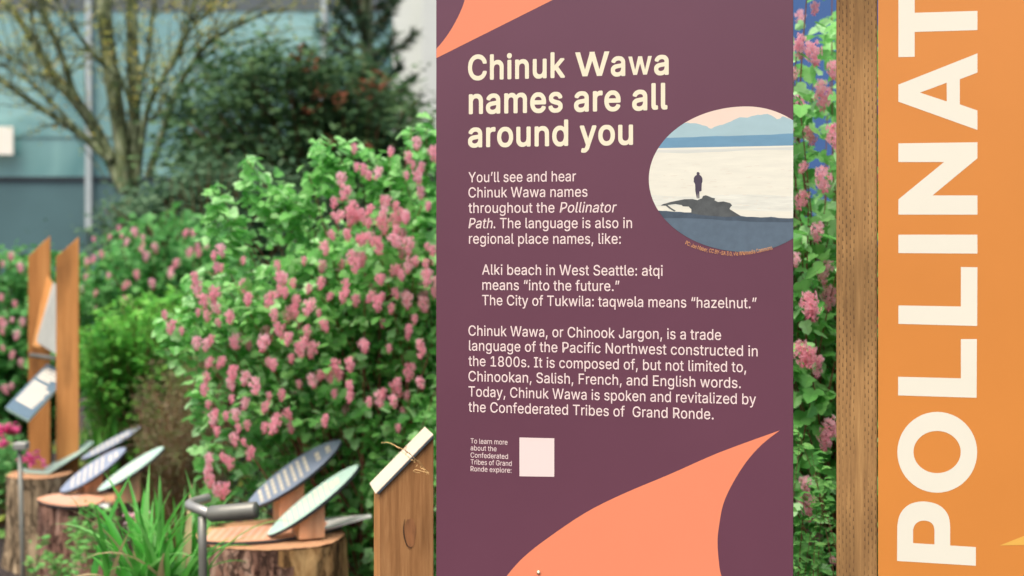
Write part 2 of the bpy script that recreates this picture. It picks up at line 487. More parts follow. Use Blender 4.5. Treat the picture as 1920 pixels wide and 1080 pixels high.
# ------------------------------------------------------------------ letter outlines for the signs (thousandths of an em)
GLYPHS = """,188/38,-119 68,71 137,71 84,-119
-453/337,244 337,188 114,188 114,244
.188/95,-4 83,-3 73,1 63,9 55,18 51,29 50,41 51,53 55,64 63,73 73,81 83,85 95,87 107,85 118,81 128,73 135,64 140,53 141,41 140,29 135,18 128,9 118,1 107,-3
0453/227,-7 191,-3 158,7 130,24 105,48 85,77 69,113 57,155 50,202 48,254 50,306 57,353 69,395 85,431 106,461 130,484 159,502 191,512 227,516 262,512 295,502 323,484 348,461 368,431 384,395 396,353 403,306 405,254 403,202 396,155 384,113 368,77 348,48 323,24 295,7 263,-3/227,50 250,52 271,60 290,74 306,92 320,116 330,144 338,176 342,213 344,254 342,295 338,332 330,365 320,393 306,416 290,435 271,449 250,457 227,460 203,457 182,449 163,435 147,416 134,393 123,365 115,332 111,295 109,254 111,213 115,176 123,144 134,116 147,92 163,74 182,60 203,52
1453/76,0 76,55 391,55 391,0/276,509 276,0 212,0 212,448 209,448 86,358 86,427 198,509
3453/218,-7 188,-5 159,1 133,10 108,22 88,38 70,57 57,79 48,104 44,132 109,132 112,115 118,100 126,87 137,76 150,66 165,59 182,54 200,51 219,50 239,51 258,55 275,61 291,69 304,80 315,93 323,108 328,125 329,145 328,163 323,180 316,196 306,211 292,223 275,234 254,241 229,246 201,248 157,248 157,299 288,448 288,452 70,452 70,509 372,509 372,461 211,278 211,289 247,290 279,286 308,276 333,262 354,244 371,222 383,198 391,173 393,145 390,116 383,90 370,66 354,45 333,27 309,12 281,2 251,-5
8453/226,-7 193,-5 163,1 136,11 111,25 91,42 74,62 62,84 54,109 52,135 53,156 58,176 65,195 75,212 87,228 101,241 117,252 134,260 153,265 153,267 129,276 109,289 93,308 80,330 73,354 70,380 73,405 79,429 90,450 106,469 124,485 146,498 170,508 197,514 226,516 255,514 282,508 306,498 328,485 346,469 361,450 373,429 379,405 382,380 379,354 372,330 359,308 343,289 323,276 300,267 300,265 319,260 335,252 351,241 365,228 377,212 387,195 395,176 399,156 401,135 398,109 391,84 378,62 362,42 341,25 317,11 289,1 259,-5/226,49 248,50 267,54 285,60 300,69 313,79 323,91 331,106 335,121 337,139 335,157 330,173 322,189 312,202 298,213 283,223 265,230 247,234 226,235 206,234 187,230 169,223 154,213 140,202 130,189 122,173 117,157 115,139 117,121 121,106 129,91 139,79 152,69 167,60 185,54 205,50/226,290 244,291 260,294 274,300 287,308 298,318 307,330 314,344 318,359 319,376 318,392 314,407 308,420 299,432 288,442 275,449 260,455 244,459 226,460 208,459 192,455 177,449 164,442 153,432 145,420 138,407 134,392 133,376 134,359 138,344 145,330 154,318 165,308 178,300 193,294 209,291
:188/95,-4 83,-3 73,1 63,9 55,18 51,29 50,41 51,53 55,64 63,73 73,81 83,85 95,87 107,85 118,81 128,73 135,64 140,53 141,41 140,29 135,18 128,9 118,1 107,-3/95,271 83,272 73,277 63,284 55,294 51,304 50,316 51,328 55,339 63,349 73,356 83,360 95,362 107,360 118,356 128,349 135,339 140,328 141,316 140,304 135,294 128,284 118,277 107,272
A480/16,0 201,509 276,509 463,0 395,0 287,302 264,372 232,478 245,478 213,371 191,302 85,0/110,142 110,199 370,199 370,142
B456/60,0 60,509 241,509 274,507 304,501 329,491 350,477 367,461 381,442 390,421 396,398 398,374 397,353 393,336 387,320 378,307 368,295 356,286 343,278 329,272 315,267 315,262 331,260 347,254 363,245 378,234 391,220 402,203 411,184 416,161 418,136 416,111 410,88 400,67 386,48 368,31 344,18 317,8 284,2 247,0/125,57 245,57 281,60 309,67 330,80 344,96 353,115 355,137 354,153 350,169 342,184 333,197 320,209 306,218 289,225 269,229 248,231 125,231/125,285 238,285 256,287 273,290 288,296 302,304 314,314 323,326 330,340 335,355 336,372 333,393 326,412 313,429 294,442 270,449 240,452 125,452
C510/267,-7 225,-3 186,7 150,25 119,49 92,79 70,115 53,157 44,203 40,254 44,305 53,352 70,393 92,429 119,459 150,484 186,501 225,512 267,516 293,514 317,511 340,504 362,496 383,485 402,471 419,456 435,438 448,418 459,397 467,373 473,348 408,348 404,365 397,380 389,395 380,407 369,418 357,428 344,437 330,444 315,449 300,453 284,455 267,456 237,453 209,445 184,432 161,414 141,391 125,364 113,332 106,295 103,254 106,213 113,177 125,145 141,117 161,94 184,76 210,63 237,56 267,53 284,54 300,56 315,60 330,65 344,72 357,81 369,90 380,102 389,114 397,128 404,144 408,160 473,160 467,135 459,112 448,91 435,71 420,53 402,38 383,24 363,13 341,5 317,-2 293,-6
E418/60,0 60,509 372,509 372,452 125,452 125,286 355,286 355,229 125,229 125,57 375,57 375,0
F410/60,0 60,509 369,509 369,452 125,452 125,278 346,278 346,221 125,221 125,0
G520/269,-7 225,-3 185,7 149,25 118,49 91,79 69,116 53,157 43,203 40,254 43,305 53,352 69,393 91,429 117,459 149,484 184,501 223,512 265,516 291,514 316,510 340,504 363,494 384,483 403,469 421,453 436,436 449,416 460,395 468,373 474,349 408,349 402,365 395,379 387,393 378,406 368,417 356,427 344,436 330,443 315,448 300,453 283,455 265,456 236,453 209,445 183,432 160,414 141,392 125,364 113,332 106,295 103,254 106,213 113,177 125,145 141,117 161,95 184,76 210,63 238,56 269,53 296,55 322,61 345,71 365,85 382,102 396,123 407,147 413,173 415,202 434,199 283,199 283,256 478,256 478,200 475,160 466,124 451,91 431,62 406,38 377,19 344,5 308,-4
I300/31,0 31,57 118,57 118,452 31,452 31,509 269,509 269,452 183,452 183,57 269,57 269,0
J396/185,-7 143,-2 106,11 75,33 52,63 38,100 33,145 33,173 98,173 98,145 100,117 108,93 122,74 139,61 160,53 185,50 209,53 230,61 248,74 261,93 269,117 272,145 272,509 336,509 336,145 332,100 318,63 294,33 263,11 227,-2
M628/60,0 60,509 152,509 277,187 287,159 299,123 311,84 322,49 307,49 318,83 330,121 342,158 352,187 476,509 568,509 568,0 504,0 504,291 504,327 505,369 506,413 507,457 513,457 498,409 482,363 467,322 456,291 342,0 286,0 170,291 159,321 145,361 129,408 112,457 119,457 120,416 121,372 122,328 122,291 122,0
N523/60,0 60,509 136,509 343,183 363,151 388,107 414,55 405,54 401,108 399,157 399,195 399,509 463,509 463,0 387,0 202,290 177,331 148,381 108,452 119,454 122,384 124,328 125,291 125,0
P444/60,0 60,509 235,509 272,506 305,499 332,487 356,471 375,452 390,430 400,404 407,377 409,348 407,318 400,291 390,265 375,243 356,223 332,207 305,195 272,188 235,186 109,186 109,242 233,242 257,244 279,248 297,256 312,266 324,279 333,294 339,310 343,328 344,348 343,367 339,385 333,402 324,416 312,428 297,439 279,446 257,451 232,452 125,452 125,0
R449/60,0 60,509 236,509 273,506 305,500 333,489 356,473 376,455 390,433 401,408 407,381 409,352 407,323 401,296 390,271 376,250 356,232 333,217 305,206 273,200 236,198 96,198 96,255 234,255 258,256 280,260 298,267 313,276 325,287 334,300 340,316 344,333 345,352 344,371 340,389 334,405 325,419 313,430 298,440 279,446 258,451 233,452 125,452 125,0/353,0 230,229 303,229 428,0
S446/224,-9 188,-7 156,-1 128,9 102,23 81,40 64,60 51,83 42,109 38,137 104,137 108,118 114,102 123,88 136,76 150,66 166,59 185,53 204,50 224,49 246,50 267,54 286,60 303,69 317,79 329,92 338,106 344,122 346,139 344,154 340,168 332,179 322,189 310,197 296,205 245,222 184,239 145,253 112,269 86,289 67,313 56,341 52,372 54,400 62,425 75,448 92,468 113,484 138,498 165,508 195,514 227,516 259,514 289,508 316,498 340,484 360,468 377,449 390,427 398,403 401,378 337,378 332,402 320,421 302,437 280,449 254,456 225,459 204,457 185,454 167,448 152,440 139,430 129,418 121,405 117,391 115,376 117,359 122,345 131,334 142,324 155,315 169,308 212,293 264,279 312,264 328,256 344,248 359,238 372,226 384,213 395,198 402,180 407,161 408,139 406,112 399,87 386,64 370,43 349,25 323,11 294,0 261,-7
T448/32,452 32,509 417,509 417,452 257,452 257,0 193,0 193,452
W686/155,0 16,509 82,509 163,196 175,145 187,94 197,40 189,40 200,94 211,145 224,196 306,509 380,509 462,196 474,145 486,94 497,40 488,40 499,94 510,145 523,196 603,509 670,509 530,0 455,0 368,323 351,391 336,475 350,475 335,395 318,323 230,0
Y472/203,0 203,208 16,509 91,509 192,344 222,292 250,230 224,230 251,293 280,344 381,509 455,509 268,208 268,0
a389/160,-9 137,-7 115,-3 94,5 76,15 60,29 48,45 38,63 32,84 30,108 32,128 36,146 43,161 53,174 64,184 78,193 92,200 108,206 125,211 178,220 234,227 247,229 257,231 265,235 271,240 274,246 276,255 276,257 275,272 272,285 267,297 260,307 251,315 240,322 227,327 212,330 196,331 178,330 163,327 149,322 137,316 127,309 118,301 110,292 104,283 100,274 41,291 51,313 64,331 79,346 95,358 114,368 133,375 153,380 173,383 194,384 239,379 255,375 271,369 286,360 300,350 312,336 322,320 330,301 335,278 337,251 337,0 277,0 277,52 272,52 252,25 242,16 229,8 215,1 199,-4 181,-7/170,45 192,47 211,51 228,59 242,68 254,80 263,93 270,108 274,122 276,138 276,190 259,182 231,176 200,171 175,168 134,159 122,153 112,147 103,139 97,130 93,118 92,105 93,93 96,82 102,72 109,64 119,57 130,52 142,48 156,46
b424/229,-8 208,-7 189,-3 172,4 159,12 147,21 138,31 118,59 112,59 112,0 53,0 53,509 114,509 114,319 118,319 137,346 147,355 158,364 171,373 188,379 207,383 229,384 259,382 287,374 313,361 335,342 354,320 370,293 381,261 388,227 390,189 388,151 381,116 370,84 355,57 336,34 313,16 288,3 260,-6/220,47 242,49 262,55 279,66 294,80 306,97 316,117 323,139 327,163 328,189 327,215 323,239 316,261 307,281 295,298 280,311 262,322 243,328 220,330 198,328 178,322 161,312 147,299 134,282 125,263 118,241 114,216 113,189 114,162 118,138 125,115 135,95 147,78 162,65 179,55 198,49
c396/207,-8 174,-5 144,3 117,16 93,35 72,58 56,85 44,116 37,150 34,187 37,225 44,260 56,291 72,318 93,341 117,360 144,374 174,382 207,384 226,384 243,381 260,377 276,371 291,364 305,356 318,346 330,335 340,322 349,308 356,293 362,277 303,262 290,289 270,311 242,325 207,330 184,328 163,321 145,310 130,296 118,278 108,258 102,236 98,212 96,187 98,163 102,139 108,117 118,97 130,80 145,66 163,55 184,49 207,46 243,52 271,66 292,89 304,117 363,102 357,86 350,70 341,56 331,43 319,32 306,21 292,12 277,5 261,-1 244,-5 226,-7
d424/195,-8 165,-6 137,3 111,16 89,34 70,57 55,84 43,116 36,151 34,189 36,227 43,261 55,293 70,320 89,342 112,361 137,374 165,382 196,384 218,383 237,379 253,373 267,364 278,355 287,346 306,319 311,319 311,509 372,509 372,0 313,0 313,59 307,59 287,31 277,21 266,12 252,4 236,-3 217,-7/205,47 226,49 246,55 263,65 278,78 290,95 299,115 306,138 310,162 312,189 310,216 306,241 300,263 290,282 278,299 263,312 246,322 227,328 205,330 182,328 162,322 145,311 130,298 118,281 108,261 102,239 98,215 96,189 98,163 102,139 109,117 118,97 130,80 145,66 162,55 182,49
e404/212,-8 177,-5 145,3 117,16 92,35 72,58 56,85 44,116 37,150 34,187 36,224 44,258 55,290 71,317 91,340 115,359 142,373 172,382 205,384 226,383 246,380 266,374 285,366 303,355 319,341 334,324 347,305 357,282 365,256 370,227 371,194 371,169 75,169 75,221 338,221 310,202 308,226 304,248 298,269 288,286 277,301 263,314 246,323 227,328 205,330 183,328 164,323 146,313 131,301 119,286 109,270 102,251 97,231 96,211 96,178 98,151 102,127 110,106 121,88 135,73 151,61 169,53 190,48 212,46 227,47 241,49 254,53 265,58 276,65 285,73 294,82 300,93 306,105 365,91 358,72 348,55 335,39 320,26 302,14 283,4 261,-3 237,-7
f254/228,379 228,327 6,327 6,379/81,0 81,432 82,452 87,470 96,486 107,499 120,510 135,519 152,525 169,529 187,530 222,527 243,521 227,468 215,472 195,474 178,472 164,468 154,460 147,449 143,435 142,419 142,0
g425/207,-151 180,-149 156,-146 134,-140 114,-132 97,-122 82,-110 70,-97 59,-84 51,-69 101,-41 122,-66 131,-74 142,-82 154,-88 169,-93 187,-96 207,-97 236,-95 261,-87 282,-75 298,-58 308,-34 311,-6 311,68 306,68 287,41 277,32 266,23 252,16 236,10 217,6 195,5 165,7 138,14 113,27 90,43 71,65 55,90 43,120 36,154 34,191 36,229 43,263 55,293 71,320 90,342 112,361 138,374 166,382 196,384 218,383 237,379 253,373 267,365 279,356 288,346 308,319 313,319 313,379 372,379 372,-9 370,-40 363,-67 350,-90 334,-109 314,-124 291,-136 265,-144 237,-149/205,59 227,61 246,66 264,75 278,87 290,103 300,121 307,142 311,166 312,193 311,219 307,242 300,264 291,283 279,299 264,312 247,322 227,328 205,330 182,328 163,322 145,312 130,298 118,282 109,262 102,241 98,218 96,193 98,167 102,144 109,123 118,104 131,88 145,76 163,66 183,61
h410/114,227 114,0 53,0 53,509 114,509 114,287 102,287 116,319 132,344 152,362 175,374 200,382 227,384 252,383 275,377 295,369 313,356 328,340 341,321 350,298 355,271 357,240 357,0 296,0 296,235 293,263 286,286 273,304 256,318 235,326 210,329 192,328 176,324 161,317 147,308 136,297 126,283 119,266 115,248
i166/53,0 53,379 114,379 114,0/84,443 73,444 63,448 54,455 47,463 43,472 41,483 43,494 47,504 54,512 63,518 73,522 84,524 95,522 105,518 114,512 121,504 125,494 126,483 125,472 121,463 114,455 105,448 95,444
k381/110,137 110,212 121,212 284,379 360,379 184,199 177,199/53,0 53,509 114,509 114,0/294,0 148,186 191,229 372,0
l189/139,-2 112,0 91,8 74,20 62,37 55,59 53,84 53,509 114,509 114,99 114,83 117,71 120,62 126,57 135,53 146,52 160,53 170,54 181,3 162,-1
m610/53,0 53,379 112,379 112,295 108,295 114,314 122,331 132,346 144,358 158,368 172,376 187,382 203,385 219,386 245,383 268,375 287,361 303,342 314,320 321,295 312,295 318,312 326,329 337,343 350,356 364,366 381,375 398,381 417,385 437,386 458,385 478,380 497,372 514,361 529,346 541,328 550,307 555,283 557,255 557,0 496,0 496,254 493,279 485,298 473,313 456,323 438,329 419,330 402,329 387,326 374,320 363,312 353,302 345,290 340,277 336,263 335,247 335,0 274,0 274,260 272,280 265,297 253,311 238,322 220,328 199,330 185,329 171,326 158,320 145,312 135,302 126,289 119,274 115,257 114,238 114,0
n410/114,227 114,0 53,0 53,379 112,379 112,287 102,287 116,319 132,344 152,362 175,374 200,382 227,384 252,383 275,377 295,369 313,356 328,340 341,321 350,298 355,271 357,240 357,0 296,0 296,235 293,263 286,286 273,304 256,318 235,326 210,329 192,328 176,324 161,317 147,308 136,297 126,283 119,266 115,248
o415/207,-8 174,-5 144,3 117,16 93,35 72,58 56,85 44,116 37,150 34,187 37,225 44,260 56,291 72,318 93,341 117,360 144,374 174,382 207,384 241,382 271,374 299,360 323,341 343,318 359,291 371,260 379,225 381,187 379,150 371,116 359,85 343,58 323,35 299,16 271,3 241,-5/207,46 231,49 252,55 270,66 285,80 298,97 307,117 314,139 318,163 319,187 318,212 314,236 307,258 298,278 285,296 270,310 252,321 231,328 207,330 184,328 163,321 145,310 130,296 118,278 108,258 102,236 98,212 96,187 98,163 102,139 108,117 118,97 130,80 145,66 163,55 184,49
p424/53,-143 53,379 112,379 112,319 118,319 137,346 147,355 158,364 171,373 188,379 207,383 229,384 259,382 287,374 313,361 335,342 354,320 370,293 381,261 388,227 390,189 388,151 381,116 370,84 355,57 336,34 313,16 288,3 260,-6 229,-8 208,-7 189,-3 173,4 159,12 147,21 138,31 118,59 114,59 114,-143/220,47 242,49 262,55 279,66 294,80 306,97 316,117 323,139 327,163 328,189 327,215 323,239 316,261 307,281 295,298 280,311 262,322 243,328 220,330 198,328 178,322 161,312 147,299 134,282 125,263 118,241 114,216 113,189 114,162 118,138 125,115 135,95 147,78 162,65 179,55 198,49
q424/372,-143 311,-143 311,59 306,59 287,31 277,21 266,12 252,4 236,-3 217,-7 195,-8 165,-6 137,3 111,16 89,34 70,57 55,84 43,116 36,151 34,189 36,227 43,261 55,293 70,320 89,342 112,361 137,374 165,382 196,384 218,383 237,379 253,373 267,364 278,355 287,346 307,319 313,319 313,379 372,379/205,47 226,49 246,55 263,65 278,78 290,95 299,115 306,138 310,162 312,189 310,216 306,241 300,263 290,282 278,299 263,312 246,322 227,328 205,330 182,328 162,322 145,311 130,298 118,281 108,261 102,239 98,215 96,189 98,163 102,139 109,117 118,97 130,80 145,66 162,55 182,49
r259/53,0 53,379 112,379 112,321 115,321 124,339 137,354 152,367 171,377 191,383 213,385 229,384 243,384 243,322 230,324 207,326 190,324 174,321 159,315 146,306 135,296 126,284 119,269 115,254 114,237 114,0
s365/182,-8 157,-7 133,-3 112,3 93,12 76,24 62,38 50,54 41,73 36,94 94,107 101,87 111,72 124,60 141,52 160,47 181,45 206,47 227,53 244,62 258,74 265,88 268,103 266,115 262,126 254,136 243,144 229,150 212,155 149,170 118,180 92,192 72,208 58,227 50,249 47,274 49,295 55,314 65,332 79,347 95,360 115,370 137,378 161,383 187,384 212,383 234,379 254,372 271,363 286,352 299,339 309,324 318,308 324,290 268,277 262,291 254,304 243,316 228,325 210,331 187,333 166,331 147,326 131,317 119,305 111,292 109,277 110,264 115,253 124,243 136,235 152,229 172,223 229,209 261,200 287,187 306,171 320,153 328,131 331,107 329,85 323,65 312,47 298,31 281,18 260,6 236,-2 210,-7
t227/204,379 204,327 6,327 6,379/65,471 126,471 126,98 127,83 130,70 136,61 144,55 156,51 170,50 185,51 202,54 213,2 192,-3 168,-4 138,-1 113,7 92,21 77,41 68,64 65,93
u410/182,-5 158,-3 135,2 115,11 97,23 82,39 69,59 60,82 54,109 53,139 53,379 114,379 114,144 116,117 124,94 137,75 154,61 175,53 200,50 218,51 234,55 249,62 263,71 274,83 283,97 290,113 295,132 296,153 296,379 357,379 357,0 298,0 298,92 307,92 294,60 277,35 257,17 234,5 209,-3
v389/163,0 17,379 84,379 165,155 187,87 206,21 184,21 203,87 224,155 305,379 371,379 226,0
w567/138,0 23,379 87,379 133,214 154,137 175,41 165,41 186,135 206,214 252,379 316,379 362,214 382,136 402,41 391,41 413,135 434,214 480,379 545,379 429,0 368,0 319,172 305,225 291,280 277,338 291,338 277,280 263,225 248,172 199,0
x378/21,0 171,218 171,171 29,379 100,379 147,306 179,253 207,206 175,206 202,253 233,306 282,379 352,379 209,169 209,214 358,0 287,0 231,85 200,136 173,182 205,182 178,136 148,85 91,0
y389/47,-139 61,-86 71,-87 83,-89 94,-90 104,-89 113,-86 122,-81 130,-74 138,-64 145,-51 151,-36 163,-1 17,379 84,379 165,155 187,87 206,21 184,21 202,87 224,155 305,379 371,379 204,-58 196,-77 187,-93 177,-107 165,-119 153,-128 139,-136 125,-141 109,-144 91,-145 65,-143
z380/42,0 42,46 254,320 254,323 48,323 48,379 333,379 333,331 126,60 126,56 339,56 339,0
ł207/151,-2 124,0 102,8 85,20 73,37 66,59 64,84 64,509 125,509 125,99 126,83 128,71 131,62 137,57 146,53 157,52 172,53 181,54 192,3 173,-1/6,225 6,280 183,382 183,328
ə404/192,388 227,385 259,377 287,363 311,344 332,322 348,294 360,264 367,230 370,193 367,155 360,121 349,90 333,62 313,39 289,20 262,6 232,-2 199,-5 178,-4 158,0 138,5 119,14 101,25 85,38 70,55 57,75 47,97 39,123 34,153 33,185 33,210 329,210 329,158 66,158 94,177 96,153 100,131 106,111 115,93 127,78 141,66 158,56 177,51 199,49 221,51 240,57 258,66 273,78 285,93 295,110 302,128 307,148 308,169 308,202 306,229 302,252 294,273 283,291 269,306 253,318 235,326 214,332 192,333 177,332 163,330 150,327 139,321 128,315 118,307 110,297 104,286 98,274 39,288 46,307 56,325 69,340 84,354 102,366 122,375 144,382 167,386
’177/52,318 82,509 151,509 98,318
“300/52,318 104,509 151,509 121,318/175,318 228,509 274,509 244,318
”300/52,318 82,509 151,509 98,318/175,318 205,509 274,509 222,318
 188"""

GL = {}
for ln in GLYPHS.split('\n'):
    c = ln[0]; bits = ln[1:].split('/')
    GL[c] = (int(bits[0]), [[tuple(map(int, q.split(','))) for q in b.split(' ')] for b in bits[1:]])

def area(lp):
    return sum(lp[i - 1][0] * lp[i][1] - lp[i][0] * lp[i - 1][1] for i in range(len(lp))) / 2
a_, lp_ = GL['e']                     # redraw e as one outline and its eye, and turn it for the schwa
l_ = lp_[0]
i_, j_, k_ = l_.index((371, 169)), l_.index((308, 226)), l_.index((98, 151))
e_ = [l_[:i_ + 1] + [(97, 169)] + l_[k_:], [(309, 221)] + l_[j_:l_.index((97, 231)) + 1] + [(97, 221)]]
if area(e_[1]) * area(e_[0]) > 0: e_[1].reverse()
GL['e'] = (a_, e_)
GL['ə'] = (a_, [[(a_ - x, 379 - y) for x, y in l] for l in e_])

# ------------------------------------------------------------------ ground
def ground():
    m = MB()
    xs = [-120, -40, -14] + [-8 + 0.5 * i for i in range(29)] + [14, 40, 120]
    ys = [-60, -20, -4] + [1.5 + 0.5 * i for i in range(27)] + [24, 50, 200]
    for y in ys:
        for x in xs:
            near = max(0.0, 1 - max(abs(x) - 5, abs(y - 7.5) - 5, 0) / 3)
            z = near * 0.05 * (math.sin(x * 2.1 + y) + math.sin(y * 1.7 - x * 0.6)) - 0.03
            m.v.append((x, y, z))
    n = len(xs)
    for j in range(len(ys) - 1):
        for i in range(n - 1):
            m.f.append((j * n + i, j * n + i + 1, (j + 1) * n + i + 1, (j + 1) * n + i)); m.m.append(0)
    o = m.build('ground', M['soil'], smooth=True)
    tag(o, kind='structure')
ground()
def litter():
    n = 5000
    pos = np.stack([rng.uniform(-5.5, 4, n), rng.uniform(3.2, 11, n), np.full(n, 0.0)], 1)
    pos[:, 2] = 0.05 * (np.sin(pos[:, 0] * 2.1 + pos[:, 1]) + np.sin(pos[:, 1] * 1.7 - pos[:, 0] * 0.6)) - 0.018
    R = frames(rng.normal(0, 1, (n, 3)) * [1, 1, 0.25], np.stack([rng.normal(0, .35, n), rng.normal(0, .35, n), np.ones(n)], 1))
    V, f, mi = scatter([(-.5, -.2, 0), (.5, -.16, 0), (.5, .2, 0.03), (-.4, .2, 0)], [(0, 1, 2, 3)], pos, R, rng.uniform(.015, .06, n))
    tag(link('mulch_chips', raw_mesh('mulch_chips', V, f, mi, M['chip'])), kind='stuff')
litter()

# ------------------------------------------------------------------ the sign plane: both big signs stand in it
TH = math.atan(F / 10560.0)
U = Vector((math.cos(TH), -math.sin(TH), 0)); NF = Vector((-math.sin(TH), -math.cos(TH), 0)); ZV = Vector((0, 0, 1))
P0 = Vector(((1152 - CX) / F * 2.9, 2.9, 0))
def uv(x, y):
    r = Vector(((x - CX) / F, 1, (HZ - y) / F))
    p = r * (P0.dot(NF) / r.dot(NF))
    return ((p - P0).dot(U), EYE + p.z)
def S(u, v, off=0.0):
    return P0 + U * u + ZV * v + NF * off
def Spx(x, y, off=0.0):
    return S(*uv(x, y), off)

def smooth_loop(pts, closed=True, k=4):
    out = []; n = len(pts)
    rng_ = range(n if closed else n - 1)
    for i in rng_:
        p0, p1, p2, p3 = (pts[(i + j - 1) % n] if closed else pts[min(max(i + j - 1, 0), n - 1)] for j in range(4))
        for q in range(k):
            t = q / k
            out.append(tuple(0.5 * (2 * b + (c - a) * t + (2 * a - 5 * b + 4 * c - d) * t * t + (3 * b - a - 3 * c + d) * t ** 3) for a, b, c, d in zip(p0, p1, p2, p3)))
    if not closed: out.append(tuple(pts[-1]))
    return out

def fill(mb, loops, off, m=0, place=S):
    """Flat print on the sign face: loops of (u, v), the first the outline, the others holes."""
    tris = tessellate_polygon([[Vector((a, b, 0)) for a, b in lp] for lp in loops])
    flat = [p for lp in loops for p in lp]
    vs = [place(a, b, off) for a, b in flat]
    fs = []
    for t in tris:
        a, b, c = (flat[i] for i in t)
        if (b[0] - a[0]) * (c[1] - a[1]) - (b[1] - a[1]) * (c[0] - a[0]) < 0: t = (t[0], t[2], t[1])
        fs.append(tuple(t))
    mb.add(vs, fs, m)

def fatten(loops, d):
    out = []
    for lp in loops:
        n = len(lp); q = []
        for i in range(n):
            a, b, c = lp[i - 1], lp[i], lp[(i + 1) % n]
            e1 = Vector((b[0] - a[0], b[1] - a[1])); e2 = Vector((c[0] - b[0], c[1] - b[1]))
            if e1.length < 1e-6 or e2.length < 1e-6: q.append(b); continue
            n1 = Vector((e1.y, -e1.x)).normalized(); n2 = Vector((e2.y, -e2.x)).normalized()
            s = n1 + n2
            s = s / max(0.35, s.dot(n1)) if s.length > 1e-6 else n1
            q.append((b[0] + s.x * d, b[1] + s.y * d))
        out.append(q)
    return out
SIGN = 1 if area(max(GL['o'][1], key=lambda l: abs(area(l)))) > 0 else -1

def bold_w(cap, h):                  # a W whose two middle strokes cross
    s = 0.235 * h; w_ = (1.62 if cap else 1.45) * h
    a = 0.58 * w_
    def vee(x0, x1):
        mid = (x0 + x1) / 2
        return [(x0, h), (x0 + s, h), (mid, s * 1.15), (x1 - s, h), (x1, h), (mid + s * .5, 0), (mid - s * .5, 0)]
    return w_ + 0.1 * s, [vee(0, a), vee(w_ - a, w_)]

def text_line(mb, s, x0, x1, y0, cap_px, off, fat=0, shear=0.19, m=0, heading=False):
    """One printed line: starts at photo x0 on baseline y0, level on the sign, drawn out to end at x1."""
    u0, v0 = uv(x0, y0); u1, _ = uv(x1, y0)
    kv = (uv(x0, y0 - cap_px)[1] - v0) / 509.0
    glyphs = []; x = 0; it = False; first = None; last = 0
    for ch in s:
        if ch == '*': it = not it; continue
        if heading and ch in 'Ww':
            wd, loops = bold_w(ch == 'W', 509 if ch == 'W' else 385)
            glyphs.append((x + 14, [[l] for l in loops], it, 0)); adv = wd + (20 if ch == 'w' else 0)
            lo, hi = 14, 14 + wd
        else:
            adv, loops = GL[ch]
            if loops:
                L = loops
                if heading and ch == 'l':
                    L = [[(53, 509), (53, 82), (60, 40), (80, 14), (112, 7), (165, 12), (165, 62), (140, 58), (126, 64), (114, 86), (114, 509)]]
                    if area(L[0]) * SIGN < 0: L[0].reverse()
                lo = min(p[0] for l in L for p in l); hi = max(p[0] for l in L for p in l)
                big = sorted(L, key=lambda l: -abs(area(l)))
                outer = [l for l in L if area(l) * SIGN > 0]; holes = [l for l in L if area(l) * SIGN <= 0]
                sets = []
                for o_ in outer:
                    bx = (min(p[0] for p in o_), max(p[0] for p in o_), min(p[1] for p in o_), max(p[1] for p in o_))
                    sets.append([o_] + [h for h in holes if bx[0] < h[0][0] < bx[1] and bx[2] < h[0][1] < bx[3]])
                glyphs.append((x, sets, it, fat))
            else:
                lo = hi = 0
        if first is None and ch != ' ': first = x + lo
        if ch != ' ': last = x + hi
        x += adv + (fat * 1.2)
    ku = (u1 - u0) / (last - first)
    nsh = 8 if fat > 10 else 4
    for gx, sets, it, ft in glyphs:      # the ink spreads by a few thousandths of an em in every direction
        for k, st in enumerate(sets):
            for h in range(nsh if ft else 1):
                dx, dy = (ft * math.cos(2 * math.pi * (h + .5) / nsh), ft * math.sin(2 * math.pi * (h + .5) / nsh)) if ft else (0, 0)
                ls = [[(u0 + (gx + px + dx + (shear * py if it else 0) - first) * ku, v0 + (py + dy) * kv) for px, py in lp] for lp in st]
                fill(mb, ls, off + 0.00006 * k + 0.00002 * h, m)

def clip(poly, conv):                # keep what lies inside a convex outline
    if area(conv) < 0: conv = conv[::-1]
    out = poly
    for i in range(len(conv)):
        a, b = conv[i - 1], conv[i]
        src, out = out, []
        side = lambda p: (b[0] - a[0]) * (p[1] - a[1]) - (b[1] - a[1]) * (p[0] - a[0])
        for j in range(len(src)):
            p, q = src[j - 1], src[j]; sp, sq = side(p), side(q)
            if (sp >= 0) != (sq >= 0):
                t = sp / (sp - sq); out.append((p[0] + (q[0] - p[0]) * t, p[1] + (q[1] - p[1]) * t))
            if sq >= 0: out.append(q)
        if not out: return []
    return out

def pxs(pts, k=1.0, ox=0.0, oy=0.0):
    return [uv(x / k + ox, y / k + oy) for x, y in pts]

